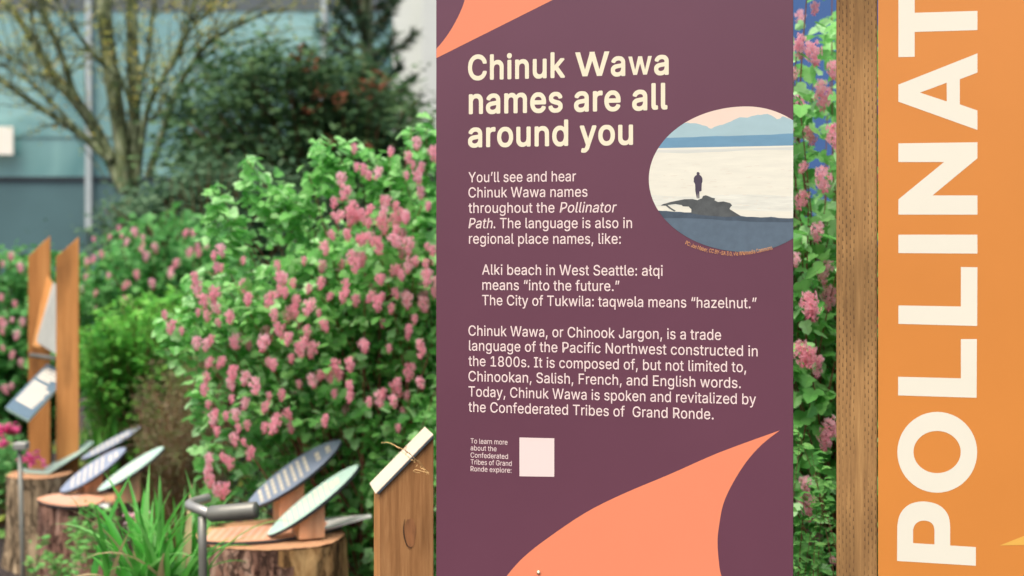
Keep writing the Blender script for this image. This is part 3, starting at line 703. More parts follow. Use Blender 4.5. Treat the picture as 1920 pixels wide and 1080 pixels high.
# ------------------------------------------------------------------ purple sign
def purple_sign():
    ua, ub = uv(818, 445)[0], uv(1487, 445)[0]
    um = (ua + ub) / 2
    V0, V1 = 0.32, 2.32
    t = thing('information_sign', 'tall purple printed sign with coral petals and an oval beach picture', 'sign', S(um, 0, -0.07))
    b = MB(); b.prism([S(ua, V0), S(ub, V0), S(ub, V1), S(ua, V1)], NF * -0.012, 0, 1)
    pn = b.build('panel', [M['purple'], M['panel_edge']], t)
    b = MB(); b.prism([S(um - .044, -.1, -.0125), S(um + .044, -.1, -.0125), S(um + .044, 2.2, -.0125), S(um - .044, 2.2, -.0125)], NF * -0.089)
    b.build('support_post', M['post_incised'], t)
    # coral petals
    b = MB()
    left = smooth_loop(pxs([(138, -120), (146, -60), (138, 0), (115, 60), (80, 125), (45, 175), (17, 207)], 2.249, 810, 0), False)
    left[-1] = (ua + .0004, left[-1][1])
    right = [(ua + .0004, uv(818, 109)[1])] + pxs([(1036, 0), (1200, -82)])
    top = V1 - .002
    fill(b, [left + right + [(right[-1][0], top), (left[0][0], top)] if left[0][1] < top else left + right], 0.0002)
    b.build('petal', M['coral'], pn)
    b = MB()
    up = smooth_loop(pxs([(160, 1300), (220, 1120), (300, 970), (390, 835), (480, 735), (600, 640), (800, 505), (1000, 405), (1250, 300), (1500, 190), (1815, 75)], 2.7826, 810, 780), False)
    dn = smooth_loop(pxs([(1815, 75), (1720, 150), (1640, 240), (1570, 350), (1520, 460), (1497, 580), (1490, 660), (1497, 760), (1510, 835), (1560, 990), (1640, 1140), (1740, 1300)], 2.7826, 810, 780), False)[1:]
    fill(b, [up + dn], 0.0002)
    b.build('petal', M['coral'], pn)
    # words
    b = MB()
    for s, x0, x1, y, c in (('Chinuk Wawa', 879, 1252.5, 149.2, 44.5), ('names are all', 880.5, 1250, 212.6, 46), ('around you', 879, 1185.5, 275, 45.5)):
        text_line(b, s, x0, x1, y, c, 0.0002, 20, heading=True)
    b.build('heading_lettering', M['cream'], pn)
    b = MB()
    for s, x0, x1, y in (
            ('You’ll see and hear', 878.5, 1080, 341.8), ('Chinuk Wawa names', 878.5, 1101.5, 370.4),
            ('throughout the *Pollinator*', 878.5, 1154, 399.3), ('*Path*. The language is also in', 878.5, 1185, 428),
            ('regional place names, like:', 879.5, 1164, 456.8), ('Alki beach in West Seattle: ałqi', 904, 1242.5, 514.9),
            ('means “into the future.”', 904.5, 1161.5, 543.4), ('The City of Tukwila: taqwəla means “hazelnut.”', 904, 1418.5, 572),
            ('Chinuk Wawa, or Chinook Jargon, is a trade', 878.5, 1352, 629.2), ('language of the Pacific Northwest constructed in', 879.5, 1420.5, 657.2),
            ('the 1800s. It is composed of, but not limited to,', 878.5, 1399, 686), ('Chinookan, Salish, French, and English words.', 878.5, 1389, 714.6),
            ('Today, Chinuk Wawa is spoken and revitalized by', 878.5, 1417.5, 743.2), ('the Confederated Tribes of  Grand Ronde.', 878.5, 1338, 772)):
        text_line(b, s, x0, x1, y, 19.0, 0.0002, 4.5)
    b.build('body_lettering', M['ivory'], pn)
    b = MB()
    for s, x0, x1, y in (('To learn more', 882.5, 951.5, 831.3), ('about the', 882.5, 931, 844.3), ('Confederated', 882.5, 952.5, 857.8),
                         ('Tribes of Grand', 882.5, 959.5, 870.6), ('Ronde explore:', 882.5, 959, 883.4)):
        text_line(b, s, x0, x1, y, 9.4, 0.0002, 3)
    b.build('small_lettering', M['ivory'], pn)
    b = MB(); fill(b, [pxs([(974, 893), (1039.3, 894), (1039.3, 821.8), (974, 820.3)])], 0.0002)
    b.build('blank_patch', M['ivory'], pn)
    # oval picture
    k, ox, oy = 3.483, 1200, 180
    oval = []
    for i in range(97):                  # from the right edge over the top, the left end and back along the foot
        a = math.pi * (.299 + 1.402 * i / 96)
        cx_, sx_ = math.cos(a), math.sin(a)
        oval.append((696 + cx_ * (638 if cx_ < 0 else 517), 545 - sx_ * (477 if sx_ > 0 else 474)))
    oval = [(min(x, 1001), y) for x, y in oval]
    def q(pts): return pxs(pts, k, ox, oy)
    b = MB()
    fill(b, [q(oval)], 0.00014, 0)
    j = lambda pts, a, n=3: [(x + (rnd.uniform(-1, 1) * a), y + rnd.uniform(-1, 1) * a) for x, y in smooth_loop(pts, False, n)]
    peaks = j([(0, 190), (180, 190), (290, 176), (345, 178), (395, 187), (430, 196), (462, 214), (500, 196), (560, 180), (610, 158), (650, 140), (700, 140), (750, 125), (800, 122), (835, 117), (870, 132), (895, 150), (915, 148), (935, 132), (970, 148), (1010, 158)], 2.5)
    layers = [(1, peaks + [(1010, 275), (0, 290)]),
              (2, j([(0, 278), (200, 274), (350, 268), (500, 262), (700, 258), (850, 252), (1010, 244)], 1.5) + [(1010, 330), (0, 346)]),
              (3, [(0, 343), (1010, 323), (1010, 820), (0, 780)]),
              (9, j([(0, 352), (500, 346), (1010, 332)], 1) + j([(1010, 352), (700, 356), (300, 372), (0, 366)], 3)),
              (10, j([(0, 640), (300, 655), (700, 640), (1010, 655)], 4) + j([(1010, 760), (700, 745), (300, 720), (0, 715)], 4)),
              (4, j([(0, 742), (110, 747), (200, 752), (260, 758), (330, 762), (480, 762), (600, 775), (680, 786), (760, 796), (840, 790), (880, 792), (950, 800), (1010, 798)], 2) + [(1010, 1060), (0, 1060)]),
              (5, j([(0, 744), (110, 749), (260, 760), (480, 764), (680, 788), (840, 792), (1010, 800)], 2) + j([(1010, 822), (800, 822), (560, 812), (300, 800), (0, 800)], 3))]
    oq = oval
    for i, (mi, poly) in enumerate(layers):
        c = clip(poly, oq)
        if c: fill(b, [q(c)], 0.00018 + 0.00004 * i, mi)
    log = [(137, 715), (150, 706), (210, 690), (290, 674), (345, 673), (375, 680), (405, 668), (412, 653), (430, 648), (450, 655), (470, 664), (490, 668), (488, 682), (510, 692), (545, 688), (590, 700), (602, 714), (590, 726), (585, 738), (620, 760), (660, 784), (560, 790), (400, 778), (335, 766), (336, 740), (318, 722), (280, 720), (272, 712), (230, 706), (180, 712), (205, 732), (235, 750), (225, 754), (190, 734), (168, 716)]
    fill(b, [q(log)], 0.00046, 6)
    man = [(372, 668), (362, 622), (360, 575), (351, 560), (352, 535), (360, 522), (371, 516), (370, 504), (374, 497), (384, 497), (390, 504), (389, 515), (400, 522), (408, 538), (408, 560), (403, 572), (402, 620), (388, 624), (388, 668), (381, 668), (380, 628), (376, 668)]
    fill(b, [q(man)], 0.0005, 7)
    for _ in range(60):                  # ripples printed on the water
        x = rnd.uniform(150, 980); y = rnd.uniform(440, 740); l = rnd.uniform(8, 40)
        c = clip([(x, y), (x + l, y - 1), (x + l, y + 2.2), (x, y + 2.6)], oq)
        if c: fill(b, [q(c)], 0.0004 + rnd.uniform(0, 0.00004), 8)
    b.build('oval_picture', [M['pic_sky'], M['pic_peak'], M['pic_far'], M['pic_sea'], M['pic_beach'], M['pic_bank'], M['pic_log'], M['pic_man'], M['text_soft'], M['pic_glint'], M['pic_shallow']], pn)
    # caption bent round the foot of the oval
    s = 'PC: Joe Maber, CC BY-SA 3.0, via Wikimedia Commons'
    arc = smooth_loop([(1284, 457.5), (1300, 464.6), (1321, 471), (1345, 476.2), (1362, 478.8), (1380, 479.2), (1400, 477.5), (1425, 473), (1449, 467.5)], False, 6)
    arc = [uv(*p) for p in arc]
    ls = [0]
    for a, c in zip(arc, arc[1:]): ls.append(ls[-1] + math.hypot(c[0] - a[0], c[1] - a[1]))
    tot = sum(GL[c][0] for c in s)
    kv = 0.0078 / 509; ku = ls[-1] / tot
    b = MB(); x = 0
    for ch in s:
        adv, loops = GL[ch]
        d = (x + adv / 2) * ku
        i = max(1, next((i for i, l in enumerate(ls) if l >= d), len(ls) - 1))
        f_ = (d - ls[i - 1]) / (ls[i] - ls[i - 1])
        cx = arc[i - 1][0] + (arc[i][0] - arc[i - 1][0]) * f_; cy = arc[i - 1][1] + (arc[i][1] - arc[i - 1][1]) * f_
        an = math.atan2(arc[i][1] - arc[i - 1][1], arc[i][0] - arc[i - 1][0])
        if loops:
            L = fatten(loops, 4 * SIGN)
            fill(b, [[(cx + (px - adv / 2) * ku * math.cos(an) - py * kv * math.sin(an), cy + (px - adv / 2) * ku * math.sin(an) + py * kv * math.cos(an)) for px, py in lp] for lp in L], 0.0007)
        x += adv
    b.build('caption_lettering', M['caption'], pn)
    c = Spx(1010, 1073, 0.001)
    b = MB(); rr = [0.0042, 0.004, 0.0028, 0.0]
    b.tube([c, c + NF * .0012, c + NF * .0024, c + NF * .003], rr, 12)
    b.build('screw', M['screw'], pn, True)
purple_sign()

# ------------------------------------------------------------------ amber sign and its post
def amber_sign():
    uL, uR = uv(1646.5, 445)[0], uv(1646.5, 445)[0] + 0.72
    t = thing('title_sign', 'amber sign with large ivory capitals reading upward beside the incised post', 'sign', S((uL + uR) / 2, 0, -0.05))
    b = MB(); b.prism([S(uL, .3, .004), S(uR, .3, .004), S(uR, 2.32, .004), S(uL, 2.32, .004)], NF * -0.012, 0, 1)
    pn = b.build('panel', [M['amber'], M['panel_edge']], t)
    up = uv(1568, 445)[0]
    for a, c in ((up, uL - 0.0012), (uR + 0.0012, uR + 0.088)):
        b = MB(); b.prism([S(a, -.1, -.004), S(c, -.1, -.004), S(c, 2.4, -.004), S(a, 2.4, -.004)], NF * -0.089)
        o = link('post', b.mesh('post', M['post_incised'], S((a + c) / 2, 0, -.05)), t, S((a + c) / 2, 0, -.05))
        bevel(o, 0.003)
    b = MB(); b.prism([S(uL + .01, .5, -.0085), S(uR - .01, .5, -.0085), S(uR - .01, .59, -.0085), S(uL + .01, .59, -.0085)], NF * -.038)
    b.build('rail', M['cedar'], t)
    hi = lambda p: pxs(p, 2, 1460, 0)
    lo = lambda p: pxs(p, 2, 1460, 540)
    def ell(cx, cy, rx, ry, n=48):
        return [(cx + rx * math.cos(2 * math.pi * i / n), cy + ry * math.sin(2 * math.pi * i / n)) for i in range(n)]
    P_out = [(444, 1022)] + smooth_loop([(445, 890), (452, 855), (470, 826), (500, 806), (545, 799), (590, 808), (620, 828), (638, 858), (643, 895)], False) + [(643, 964), (739, 970), (739, 1040)]
    P_in = [(504, 955)] + smooth_loop([(504, 905), (511, 887), (525, 875), (545, 871), (565, 875), (579, 887), (584, 905)], False) + [(584, 960)]
    letters = [
        [hi([(449, -54), (510, -54), (510, 49), (745, 42), (745, 114), (510, 121), (510, 214), (449, 215)])],
        [hi([(449, 318), (745, 201), (745, 273), (679, 298), (679, 392), (745, 415), (745, 488), (449, 382)]), hi([(530, 348), (630, 311), (630, 381)])],
        [hi([(449, 538), (745, 534), (745, 594), (577, 733), (745, 733), (745, 805), (449, 805), (449, 748), (620, 608), (449, 608)])],
        [hi([(449, 880), (745, 880), (745, 951), (449, 949)])],
        [pxs([(1801.5, 500.5), (1832.5, 501), (1832, 611), (1684.5, 607), (1684.5, 572.5), (1801.5, 574.5)])],
        [lo([(683, 191), (743, 191), (742, 411), (448, 402), (448, 332), (683, 338)])],
        [lo(ell(594.5, 615, 149.5, 151.5)), lo(ell(594, 614, 88.5, 79))],
        [lo(P_out), lo(P_in)]]
    for l in letters:
        b = MB(); fill(b, l, 0.0042); b.build('letter', M['letter'], pn)
    b = MB(); fill(b, [pxs([(1874, 1022), (1920, 1004), (1990, 962), (2060, 1010), (1990, 1024), (1920, 1021)])], 0.0042)
    b.build('petal', M['yellow'], pn)
amber_sign()

# ------------------------------------------------------------------ short cedar post with a tilted plate
def wrap_post():
    d = 3.35
    a = math.radians(11.5)
    X = Vector((math.cos(a), math.sin(a), 0)); Y = Vector((-math.sin(a), math.cos(a), 0))
    o = P(712, 1000, d); o.z = 0
    wd = 100 / F * d / math.cos(a) * 1.0; dp = 0.13
    ztl = P(0, 925, d).z; ztr = P(0, 824, d).z
    t = thing('slant_top_post', 'short cedar post with knotty face and slanted pale top beside the purple sign', 'post', o + X * wd / 2 + Y * dp / 2)
    b = MB()
    q = lambda x, y, z: o + X * x + Y * y + ZV * z
    vs = [q(0, 0, -.1), q(wd, 0, -.1), q(wd, dp, -.1), q(0, dp, -.1), q(0, 0, ztl), q(wd, 0, ztr), q(wd, dp, ztr), q(0, dp, ztl)]
    b.add(vs, [(3, 2, 1, 0), (4, 5, 6, 7), (0, 1, 5, 4), (1, 2, 6, 5), (2, 3, 7, 6)], 0)
    b.add(vs, [(3, 0, 4, 7)], 1)
    bevel(b.build('timber', [M['cedar'], M['cedar_light']], t), 0.002)
    sl = (X * wd + ZV * (ztr - ztl)); L = sl.length; sl.normalize()
    n = Vector((-sl.z * X.x, -sl.z * X.y, math.hypot(sl.x, sl.y))).normalized()
    c = q(0, 0, ztl)
    for nm, h0, h1, mt in (('plate_core', 0.001, .0062, 'plate_dark'), ('plate_face', .0064, .0088, 'plate_white')):
        ex = .004 if nm == 'plate_core' else .007
        b = MB()
        b.prism([c - sl * ex - Y * .006 + n * h0, c + sl * (L + ex - .002) - Y * .006 + n * h0, c + sl * (L + ex - .002) + Y * (dp + .002) + n * h0, c - sl * ex + Y * (dp + .002) + n * h0], n * (h1 - h0))
        bevel(b.build(nm, M[mt], t), 0.0008)
    b = MB()                                           # oval knot on the face, with a drying crack
    kx, kz = wd * 0.56, P(0, 1002, d).z
    ring = [q(kx + .014 * math.cos(i * .35) * (1 + .1 * math.sin(i)), -.0008, kz + .036 * math.sin(i * .35) * (1 + .08 * math.cos(2 * i))) for i in range(18)]
    b.add(ring, [tuple(range(18))])
    b.build('knot', plain('knot_wood', lin(152, 102, 61), 0.75, 0.35, 70, stretch=(1, 1, .2)), t)
    b = MB()
    pts = smooth_loop([(-.013, .034), (-.0155, .012), (-.0135, -.01), (-.006, -.03), (.004, -.034)], False)
    b.tube([q(kx + x, -.0012, kz + z) for x, z in pts], [.0003 + .0011 * math.sin(math.pi * i / (len(pts) - 1)) for i in range(len(pts))], 5)
    b.build('crack', plain('crack_shadow_wood', (.03, .018, .01, 1), 0.9), t)
    k = 3.6
    def px(x, y, dd): return P(x / k + 340, y / k + 780, dd)
    tw = MB()
    tw.tube([px(*p) for p in smooth_loop([(1350, 182, 3.27), (1400, 180, 3.24), (1450, 203, 3.22), (1510, 232, 3.22), (1550, 262, 3.24), (1580, 292, 3.25), (1610, 322, 3.26), (1640, 352, 3.27), (1668, 384, 3.28)], False)], .0008, 5)
    tw.tube([px(*p) for p in smooth_loop([(1600, 300, 3.26), (1625, 330, 3.27), (1612, 350, 3.28), (1640, 360, 3.28), (1668, 383, 3.28), (1640, 378, 3.28), (1580, 362, 3.29), (1572, 378, 3.29), (1610, 384, 3.3)], False)], .0007, 5)
    tw.tube([px(*p) for p in smooth_loop([(1500, 222, 3.22), (1520, 205, 3.2), (1512, 240, 3.21), (1545, 250, 3.22)], False)], .0007, 5)
    for _ in range(26):
        x = rnd.uniform(0, 1); a_ = px(1440 + 230 * x, 200 + 185 * x + rnd.uniform(-6, 6), 3.25)
        tw.tube([a_, a_ + Vector((rnd.uniform(-.006, .006), -.002, rnd.uniform(-.005, .006)))], [.0009, .0003], 4)
    tag(tw.build('dry_twig', M['twig_pale']), 'thin dry grass stalk snagged across the slanted pale post top', 'twig')
wrap_post()

# ------------------------------------------------------------------ stumps
def stump(label, cx, ytop, wpx, d, lean=(0, 0), bark='bark', peeled=False, seed=1, group='sawn stumps carrying sign boards'):
    r = random.Random(seed)
    ctop = P(cx, ytop, d); R = wpx / 2 / F * d; H = ctop.z
    base = Vector((ctop.x + lean[0], ctop.y + lean[1], 0))
    t = thing('tree_stump', label, 'stump', base, group)
    nA, nZ = 96, 26
    ph = [(r.uniform(0, 6.3), k, r.uniform(.2, 1)) for k in (2, 3, 5, 8, 13, 21)]
    b = MB()
    def rad(a, f):
        s = 1 + sum(.045 * am / (k ** .55) * math.cos(k * a + p + (.9 * math.sin(f * 5 + p) if k > 4 else 0)) for p, k, am in ph)
        return R * s * (1 + .28 * (1 - f) ** 3 + .015 * math.sin(9 * f + ph[0][0] + 4 * a))
    for j in range(nZ + 1):
        f = j / nZ
        for i in range(nA):
            a = 2 * math.pi * i / nA
            rr = rad(a, f) * (1 + r.uniform(-.016, .016))
            c = base.lerp(ctop, f)
            zz = -.12 + (H + .12) * f + (r.uniform(-.008, .008) if 0 < j < nZ else 0)
            b.v.append((c.x + rr * math.cos(a), c.y + rr * math.sin(a), zz))
    for j in range(nZ):
        for i in range(nA):
            i2 = (i + 1) % nA
            a = 2 * math.pi * (i + .5) / nA; a = a if a < math.pi else a - 2 * math.pi
            b.f.append((j * nA + i, j * nA + i2, (j + 1) * nA + i2, (j + 1) * nA + i))
            edge = -1.28 + .12 * math.sin(j * .9) + .07 * math.sin(j * 2.3)
            b.m.append(1 if (peeled and a > edge and a < 1.2) else 0)
    b.build('bark', [M[bark], M['bare_wood']], t, True)
    b = MB()
    for i in range(nA):
        a = 2 * math.pi * i / nA; rr = rad(a, 1.0) * .985
        b.v.append((ctop.x + rr * math.cos(a), ctop.y + rr * math.sin(a), H + .002 + r.uniform(0, .003)))
    b.v.append((ctop.x, ctop.y, H + .004))
    for i in range(nA): b.f.append((i, (i + 1) % nA, nA)); b.m.append(0)
    b.build('cut_face', M['cut'], t)
    return t, ctop, R

stump('large front stump with flaking bark and its right side peeled to tan wood', 508, 1003, 284, 5.0, peeled=True, seed=3)
stump('reddish brown mid stump under the wing boards behind the iris clump', 158, 938, 168, 6.5, (0.02, -.02), seed=8)
stump('grey barked stump at the far left under a bent mint board', 74, 889, 120, 7.0, (0.0, 0), bark='bark_grey', seed=12)

def lens(n=28, sharp=0.62):
    pts = []
    for i in range(n):
        a = 2 * math.pi * i / n
        c, s = math.cos(a), math.sin(a)
        pts.append((c, math.copysign(abs(s) ** 1.22, s)))
    return pts

def wing(label, c, mj, mn, mat, foot, text='text_soft', seed=1, group='wing shaped boards over the stumps', rows=9, bands=None, blk=(.045, .05)):
    """Leaning oval board on a wooden wedge: c centre, mj and mn half axes in space, foot = height of the stump top below."""
    r = random.Random(seed)
    c, mj, mn = Vector(c), Vector(mj), Vector(mn)
    n = mj.cross(mn).normalized()
    if n.z < 0: n = -n
    t = thing('wing_board', label, 'sign', (c.x, c.y, foot), group)
    b = MB(); b.prism([c + mj * x + mn * y for x, y in lens()], -n * .012, 0, 1)
    bd = b.build('board', [M[mat], M['board_edge']], t)
    b = MB()
    e = n * .0012
    bands = bands or [-.62 + 1.14 * i / (rows - 1) for i in range(rows)]
    for k, x in enumerate(bands):
        half = .74 * math.sqrt(max(0, 1 - x * x)) * (1 if k < len(bands) - 2 else .55)
        y = -half
        while y < half - .06:
            l = r.uniform(.14, .4); y2 = min(half, y + l)
            th = .030 if k < len(bands) - 2 else .045
            b.add([c + mj * (x - th) + mn * y + e, c + mj * (x - th) + mn * y2 + e, c + mj * (x + th) + mn * y2 + e, c + mj * (x + th) + mn * y + e], [(0, 1, 2, 3)])
            y = y2 + .05
    b.build('lettering', M[text], bd)
    # wedge: an upright block whose top is cut to the lean of the board
    ax = Vector((mj.x, mj.y, 0)).normalized(); ay = Vector((-ax.y, ax.x, 0))
    bc = c - mj * .12
    def top(p):                         # height of the board underside above p
        return c.z - ((p.x - c.x) * n.x + (p.y - c.y) * n.y) / n.z - .0135 / n.z
    b = MB()
    vs = []
    for sx, sy in ((-1, -1), (1, -1), (1, 1), (-1, 1)):
        p = bc + ax * blk[0] * sx + ay * blk[1] * sy
        vs.append(Vector((p.x, p.y, foot + .012)))
    vs += [Vector((p.x, p.y, max(top(p), foot + .02))) for p in vs]
    b.add(vs, [(3, 2, 1, 0), (4, 5, 6, 7), (0, 1, 5, 4), (1, 2, 6, 5), (2, 3, 7, 6), (3, 0, 4, 7)])
    bevel(b.build('wedge_block', M['block'], t), .002)

zt = P(508, 1003, 5.0).z
def axes(x0, y0, d0, x1, y1, d1):
    a, b = P(x0, y0, d0), P(x1, y1, d1)
    return (a + b) / 2, (b - a) / 2
c, mj = axes(462, 949, 5.08, 639, 826, 5.22)
wing('slate blue wing board with pale text rows, rear one on the front stump', c, mj, Vector((.026, -.082, -.026)), 'slate', zt, seed=2, bands=[-.7, -.56, -.43, -.29, -.16, -.02, .11, .25, .5, .72])
c, mj = axes(501, 1002, 4.86, 672, 872, 5.0)
wing('mint green wing board nearest the viewer on the front stump', c, mj, Vector((.018, -.07, -.016)), 'mint', zt, seed=4, rows=11)
zt2 = P(158, 938, 6.5).z
c, mj = axes(112, 920, 6.55, 236, 841, 6.75)
wing('slate blue wing board with bold pale rows on the mid stump', c, mj, Vector((.026, -.105, -.026)), 'slate', zt2, seed=5, bands=[-.62, -.44, -.26, -.08, .1, .28, .52, .7])
c, mj = axes(183, 919, 6.35, 307, 838, 6.5)
wing('pale mint wing board at the right of the mid stump', c, mj, Vector((.02, -.085, -.016)), 'mint', zt2, seed=6, rows=8, text='text_soft')
c, mj = axes(152, 860, 7.05, 264, 800, 7.3)
wing('narrow grey blue wing board behind the mid stump boards', c, mj, Vector((.018, -.07, -.012)), 'slate', zt2 + .05, seed=7, rows=8, blk=(.03, .03))

def body_board(label, pts, tail, z, mat, seed, group='long flat boards lying on the stumps'):
    """Flat pointed board lying on a stump, its tail fin bent upward."""
    ps = [onz(x, y, z) for x, y in pts]
    c = sum(ps, Vector()) / len(ps)
    t = thing('body_board', label, 'sign', (c.x, c.y, z - .012), group)
    b = MB(); b.prism(ps, ZV * -.01, 0, 1)
    bd = b.build('board', [M[mat], M['board_edge']], t)
    b = MB(); b.prism(tail, Vector((0, .002, -.006)))
    b.build('tail_fin', M['pale'], t)
    b = MB()
    lo, hi = min(p.x for p in ps), max(p.x for p in ps)
    for i in range(9):                   # rows of fine text across the board
        x = lo + (hi - lo) * (.1 + .055 * i)
        ys = []
        for j in range(len(ps)):
            p, q = ps[j - 1], ps[j]
            if (p.x - x) * (q.x - x) < 0: ys.append(p.y + (q.y - p.y) * (x - p.x) / (q.x - p.x))
        if len(ys) >= 2:
            y0, y1 = min(ys) + .03, max(ys) - .03
            if y1 > y0: b.add([(x, y0, z + .001), (x + .007, y0, z + .001), (x + .007, y1, z + .001), (x, y1, z + .001)], [(0, 1, 2, 3)])
    b.build('lettering', M['text_peach'], bd)
k = 3.6
f1 = lambda p: [(x / k + 340, y / k + 780) for x, y in p]
out = smooth_loop(f1([(88, 815), (130, 790), (200, 766), (300, 750), (400, 741), (560, 736), (740, 738), (900, 730), (1010, 712), (1090, 735), (1010, 765), (900, 790), (760, 815), (640, 832), (520, 843), (400, 850), (280, 850), (160, 842)]), True, 3)
zb = zt + .018
tl = [P(x / k + 340, y / k + 780, dd) for x, y, dd in ((880, 772, 5.0), (1000, 757, 5.0), (1150, 712, 5.0), (1285, 676, 4.98), (1275, 662, 5.05), (1180, 676, 5.2), (1030, 684, 5.3), (920, 690, 5.35), (900, 722, 5.2))]
body_board('long peach board with a raised white tail on the front stump', out, tl, zb, 'peach', 1)
k2 = 3.376
f2 = lambda p: [(x / k2, y / k2 + 760) for x, y in p]
out = smooth_loop(f2([(233, 594), (280, 574), (350, 560), (430, 554), (520, 560), (620, 575), (660, 590), (620, 622), (540, 634), (460, 638), (380, 634), (290, 620)]), True, 3)
tl = [P(x / k2, y / k2 + 760, dd) for x, y, dd in ((540, 632, 6.35), (620, 630, 6.33), (685, 652, 6.3), (690, 628, 6.36), (722, 610, 6.45), (640, 592, 6.55), (560, 598, 6.5))]
body_board('peach board with a forked white tail on the mid stump', out, tl, zt2 + .018, 'peach', 2)

def bent_board():
    z = P(74, 889, 7.0).z + .016
    t = thing('bent_board', 'slim mint board bent upward on the far left grey stump', 'sign', (P(74, 889, 7).x, 7, z - .012))
    a0, a1 = onz(42, 878, z), onz(45, 884, z)
    m0, m1 = P(80, 880, 7.15), P(92, 886, 6.95)
    e0, e1 = P(168, 826, 7.3), P(176, 829, 7.2)
    b = MB(); b.prism([a0, a1, m1, m0], ZV * -.008); b.build('board', M['mint'], t)
    b = MB(); b.prism([m0, m1, m1.lerp(e1, .6) + Vector((.01, 0, .0)), e1, e0, m0.lerp(e0, .6)], ZV * -.008); b.build('raised_blade', M['mint'], t)
bent_board()

# ------------------------------------------------------------------ metal posts
def pipe_post():
    d = 4.2; s = d / F
    t = thing('pipe_post', 'grey metal pipe with a thick horizontal head in front of the large stump', 'post', (P(381, 1000, d).x, d, 0))
    b = MB(); b.tube([Vector((P(382, 0, d).x, d, -.1)), P(380, 1040, d), P(379, 968, d)], 8.0 * s, 16); b.build('upright', M['metal_dark'], t, True)
    b = MB()
    el = smooth_loop([tuple(P(394, 963, d - .01)), tuple(P(376, 956, d)), tuple(P(358, 949, d + .03)), tuple(P(357, 944, d + .08)), tuple(P(372, 939, d + .16)), tuple(P(389, 934, d + .22))], False)
    b.tube(el, [9.5 * s] * len(el), 14); b.build('elbow', M['metal'], t, True)
    b = MB(); p0, p1 = P(394, 964, d - .02), P(481, 956, d - .05)
    ax = (p1 - p0)
    b.tube([p0 - ax * .03, p0, p0 + ax * .03, p0 + ax * .3, p1 - ax * .02, p1], [12 * s, 12.5 * s, 15.5 * s, 15.5 * s, 15.5 * s, 14.5 * s], 20)
    b.build('head', M['metal_dark'], t, True)
    d2 = 6.2; s2 = d2 / F
    t = thing('thin_rod', 'thin grey metal rod with a small square cap at the far left stump', 'post', (P(42, 1000, d2).x, d2, 0))
    b = MB(); b.tube([Vector((P(44, 0, d2).x, d2, -.1)), P(42, 1040, d2), P(37, 845, d2)], 4.4 * s2, 10); b.build('upright', M['metal_dark'], t, True)
    c = P(40, 837, d2)
    b = MB(); b.box((c.x - 12 * s2, c.y - .03, c.z - 6 * s2), (c.x + 12 * s2, c.y + .03, c.z + 8 * s2)); bevel(b.build('cap', M['metal'], t), .006, 3)
pipe_post()

# ------------------------------------------------------------------ pair of upright planks holding two sign boards
def plank_stand():
    t = thing('plank_stand', 'tall pair of orange planks with slanted tops holding two sign boards', 'sign', (P(100, 0, 7.3).x, 7.3, 0))
    for xl, xr, yl, yr, d in ((53, 94, 481, 442, 7.55), (105, 148, 482, 444, 7.15)):
        a, b_ = P(xl, yl, d), P(xr, yr, d + .01)
        m = MB()
        m.prism([(a.x, a.y, -.1), (b_.x, b_.y, -.1), b_, a], Vector((-.012, .04, 0)), 0)
        bevel(m.build('plank', M['fir'], t), .003)
    m = MB(); m.prism([P(67, 640, 7.5), P(106, 664, 7.2), P(106, 535, 7.26), P(98, 528, 7.5)], Vector((-.006, .008, 0)))
    m.build('upper_board', M['frosted'], t)
    m = MB(); m.prism([P(61, 648, 7.5), P(76, 652, 7.46), P(100, 530, 7.46), P(88, 516, 7.5)], Vector((-.004, .006, 0)))
    m.build('batten', M['cedar_light'], t)
    q = [P(10, 763, 6.95), P(53, 787, 6.8), P(129, 706, 7.3), P(88, 682, 7.5)]
    q[2] = q[1] + q[3] - q[0]
    n = (q[1] - q[0]).cross(q[3] - q[0]).normalized()
    if n.z < 0: n = -n
    m = MB(); m.prism(q, -n * .014, 0, 1); lb = m.build('lower_board', [M['board_dark'], M['mint']], t)
    g = lambda a, b_: q[0].lerp(q[3], b_).lerp(q[1].lerp(q[2], b_), a) + n * .002
    m = MB()
    r = random.Random(5)
    for k in range(11):
        b0 = .18 + k * .066 + (.05 if k > 6 else 0)
        a0 = .1; a1 = r.uniform(.7, .92) if k < 7 else r.uniform(.5, .8)
        m.add([g(a0, b0), g(a1, b0), g(a1, b0 + .04), g(a0, b0 + .04)], [(0, 1, 2, 3)])
    m.build('lettering', M['text_soft'], lb)
    b = MB()
    x0, x1 = P(60, 0, 7.52), P(140, 0, 7.2)
    z = P(0, 672, 7.3).z
    b.tube([(x0.x, 7.5, z), (x1.x - .02, 7.2, z)], .012, 8); b.build('cross_rod', M['metal_dark'], t, True)
plank_stand()

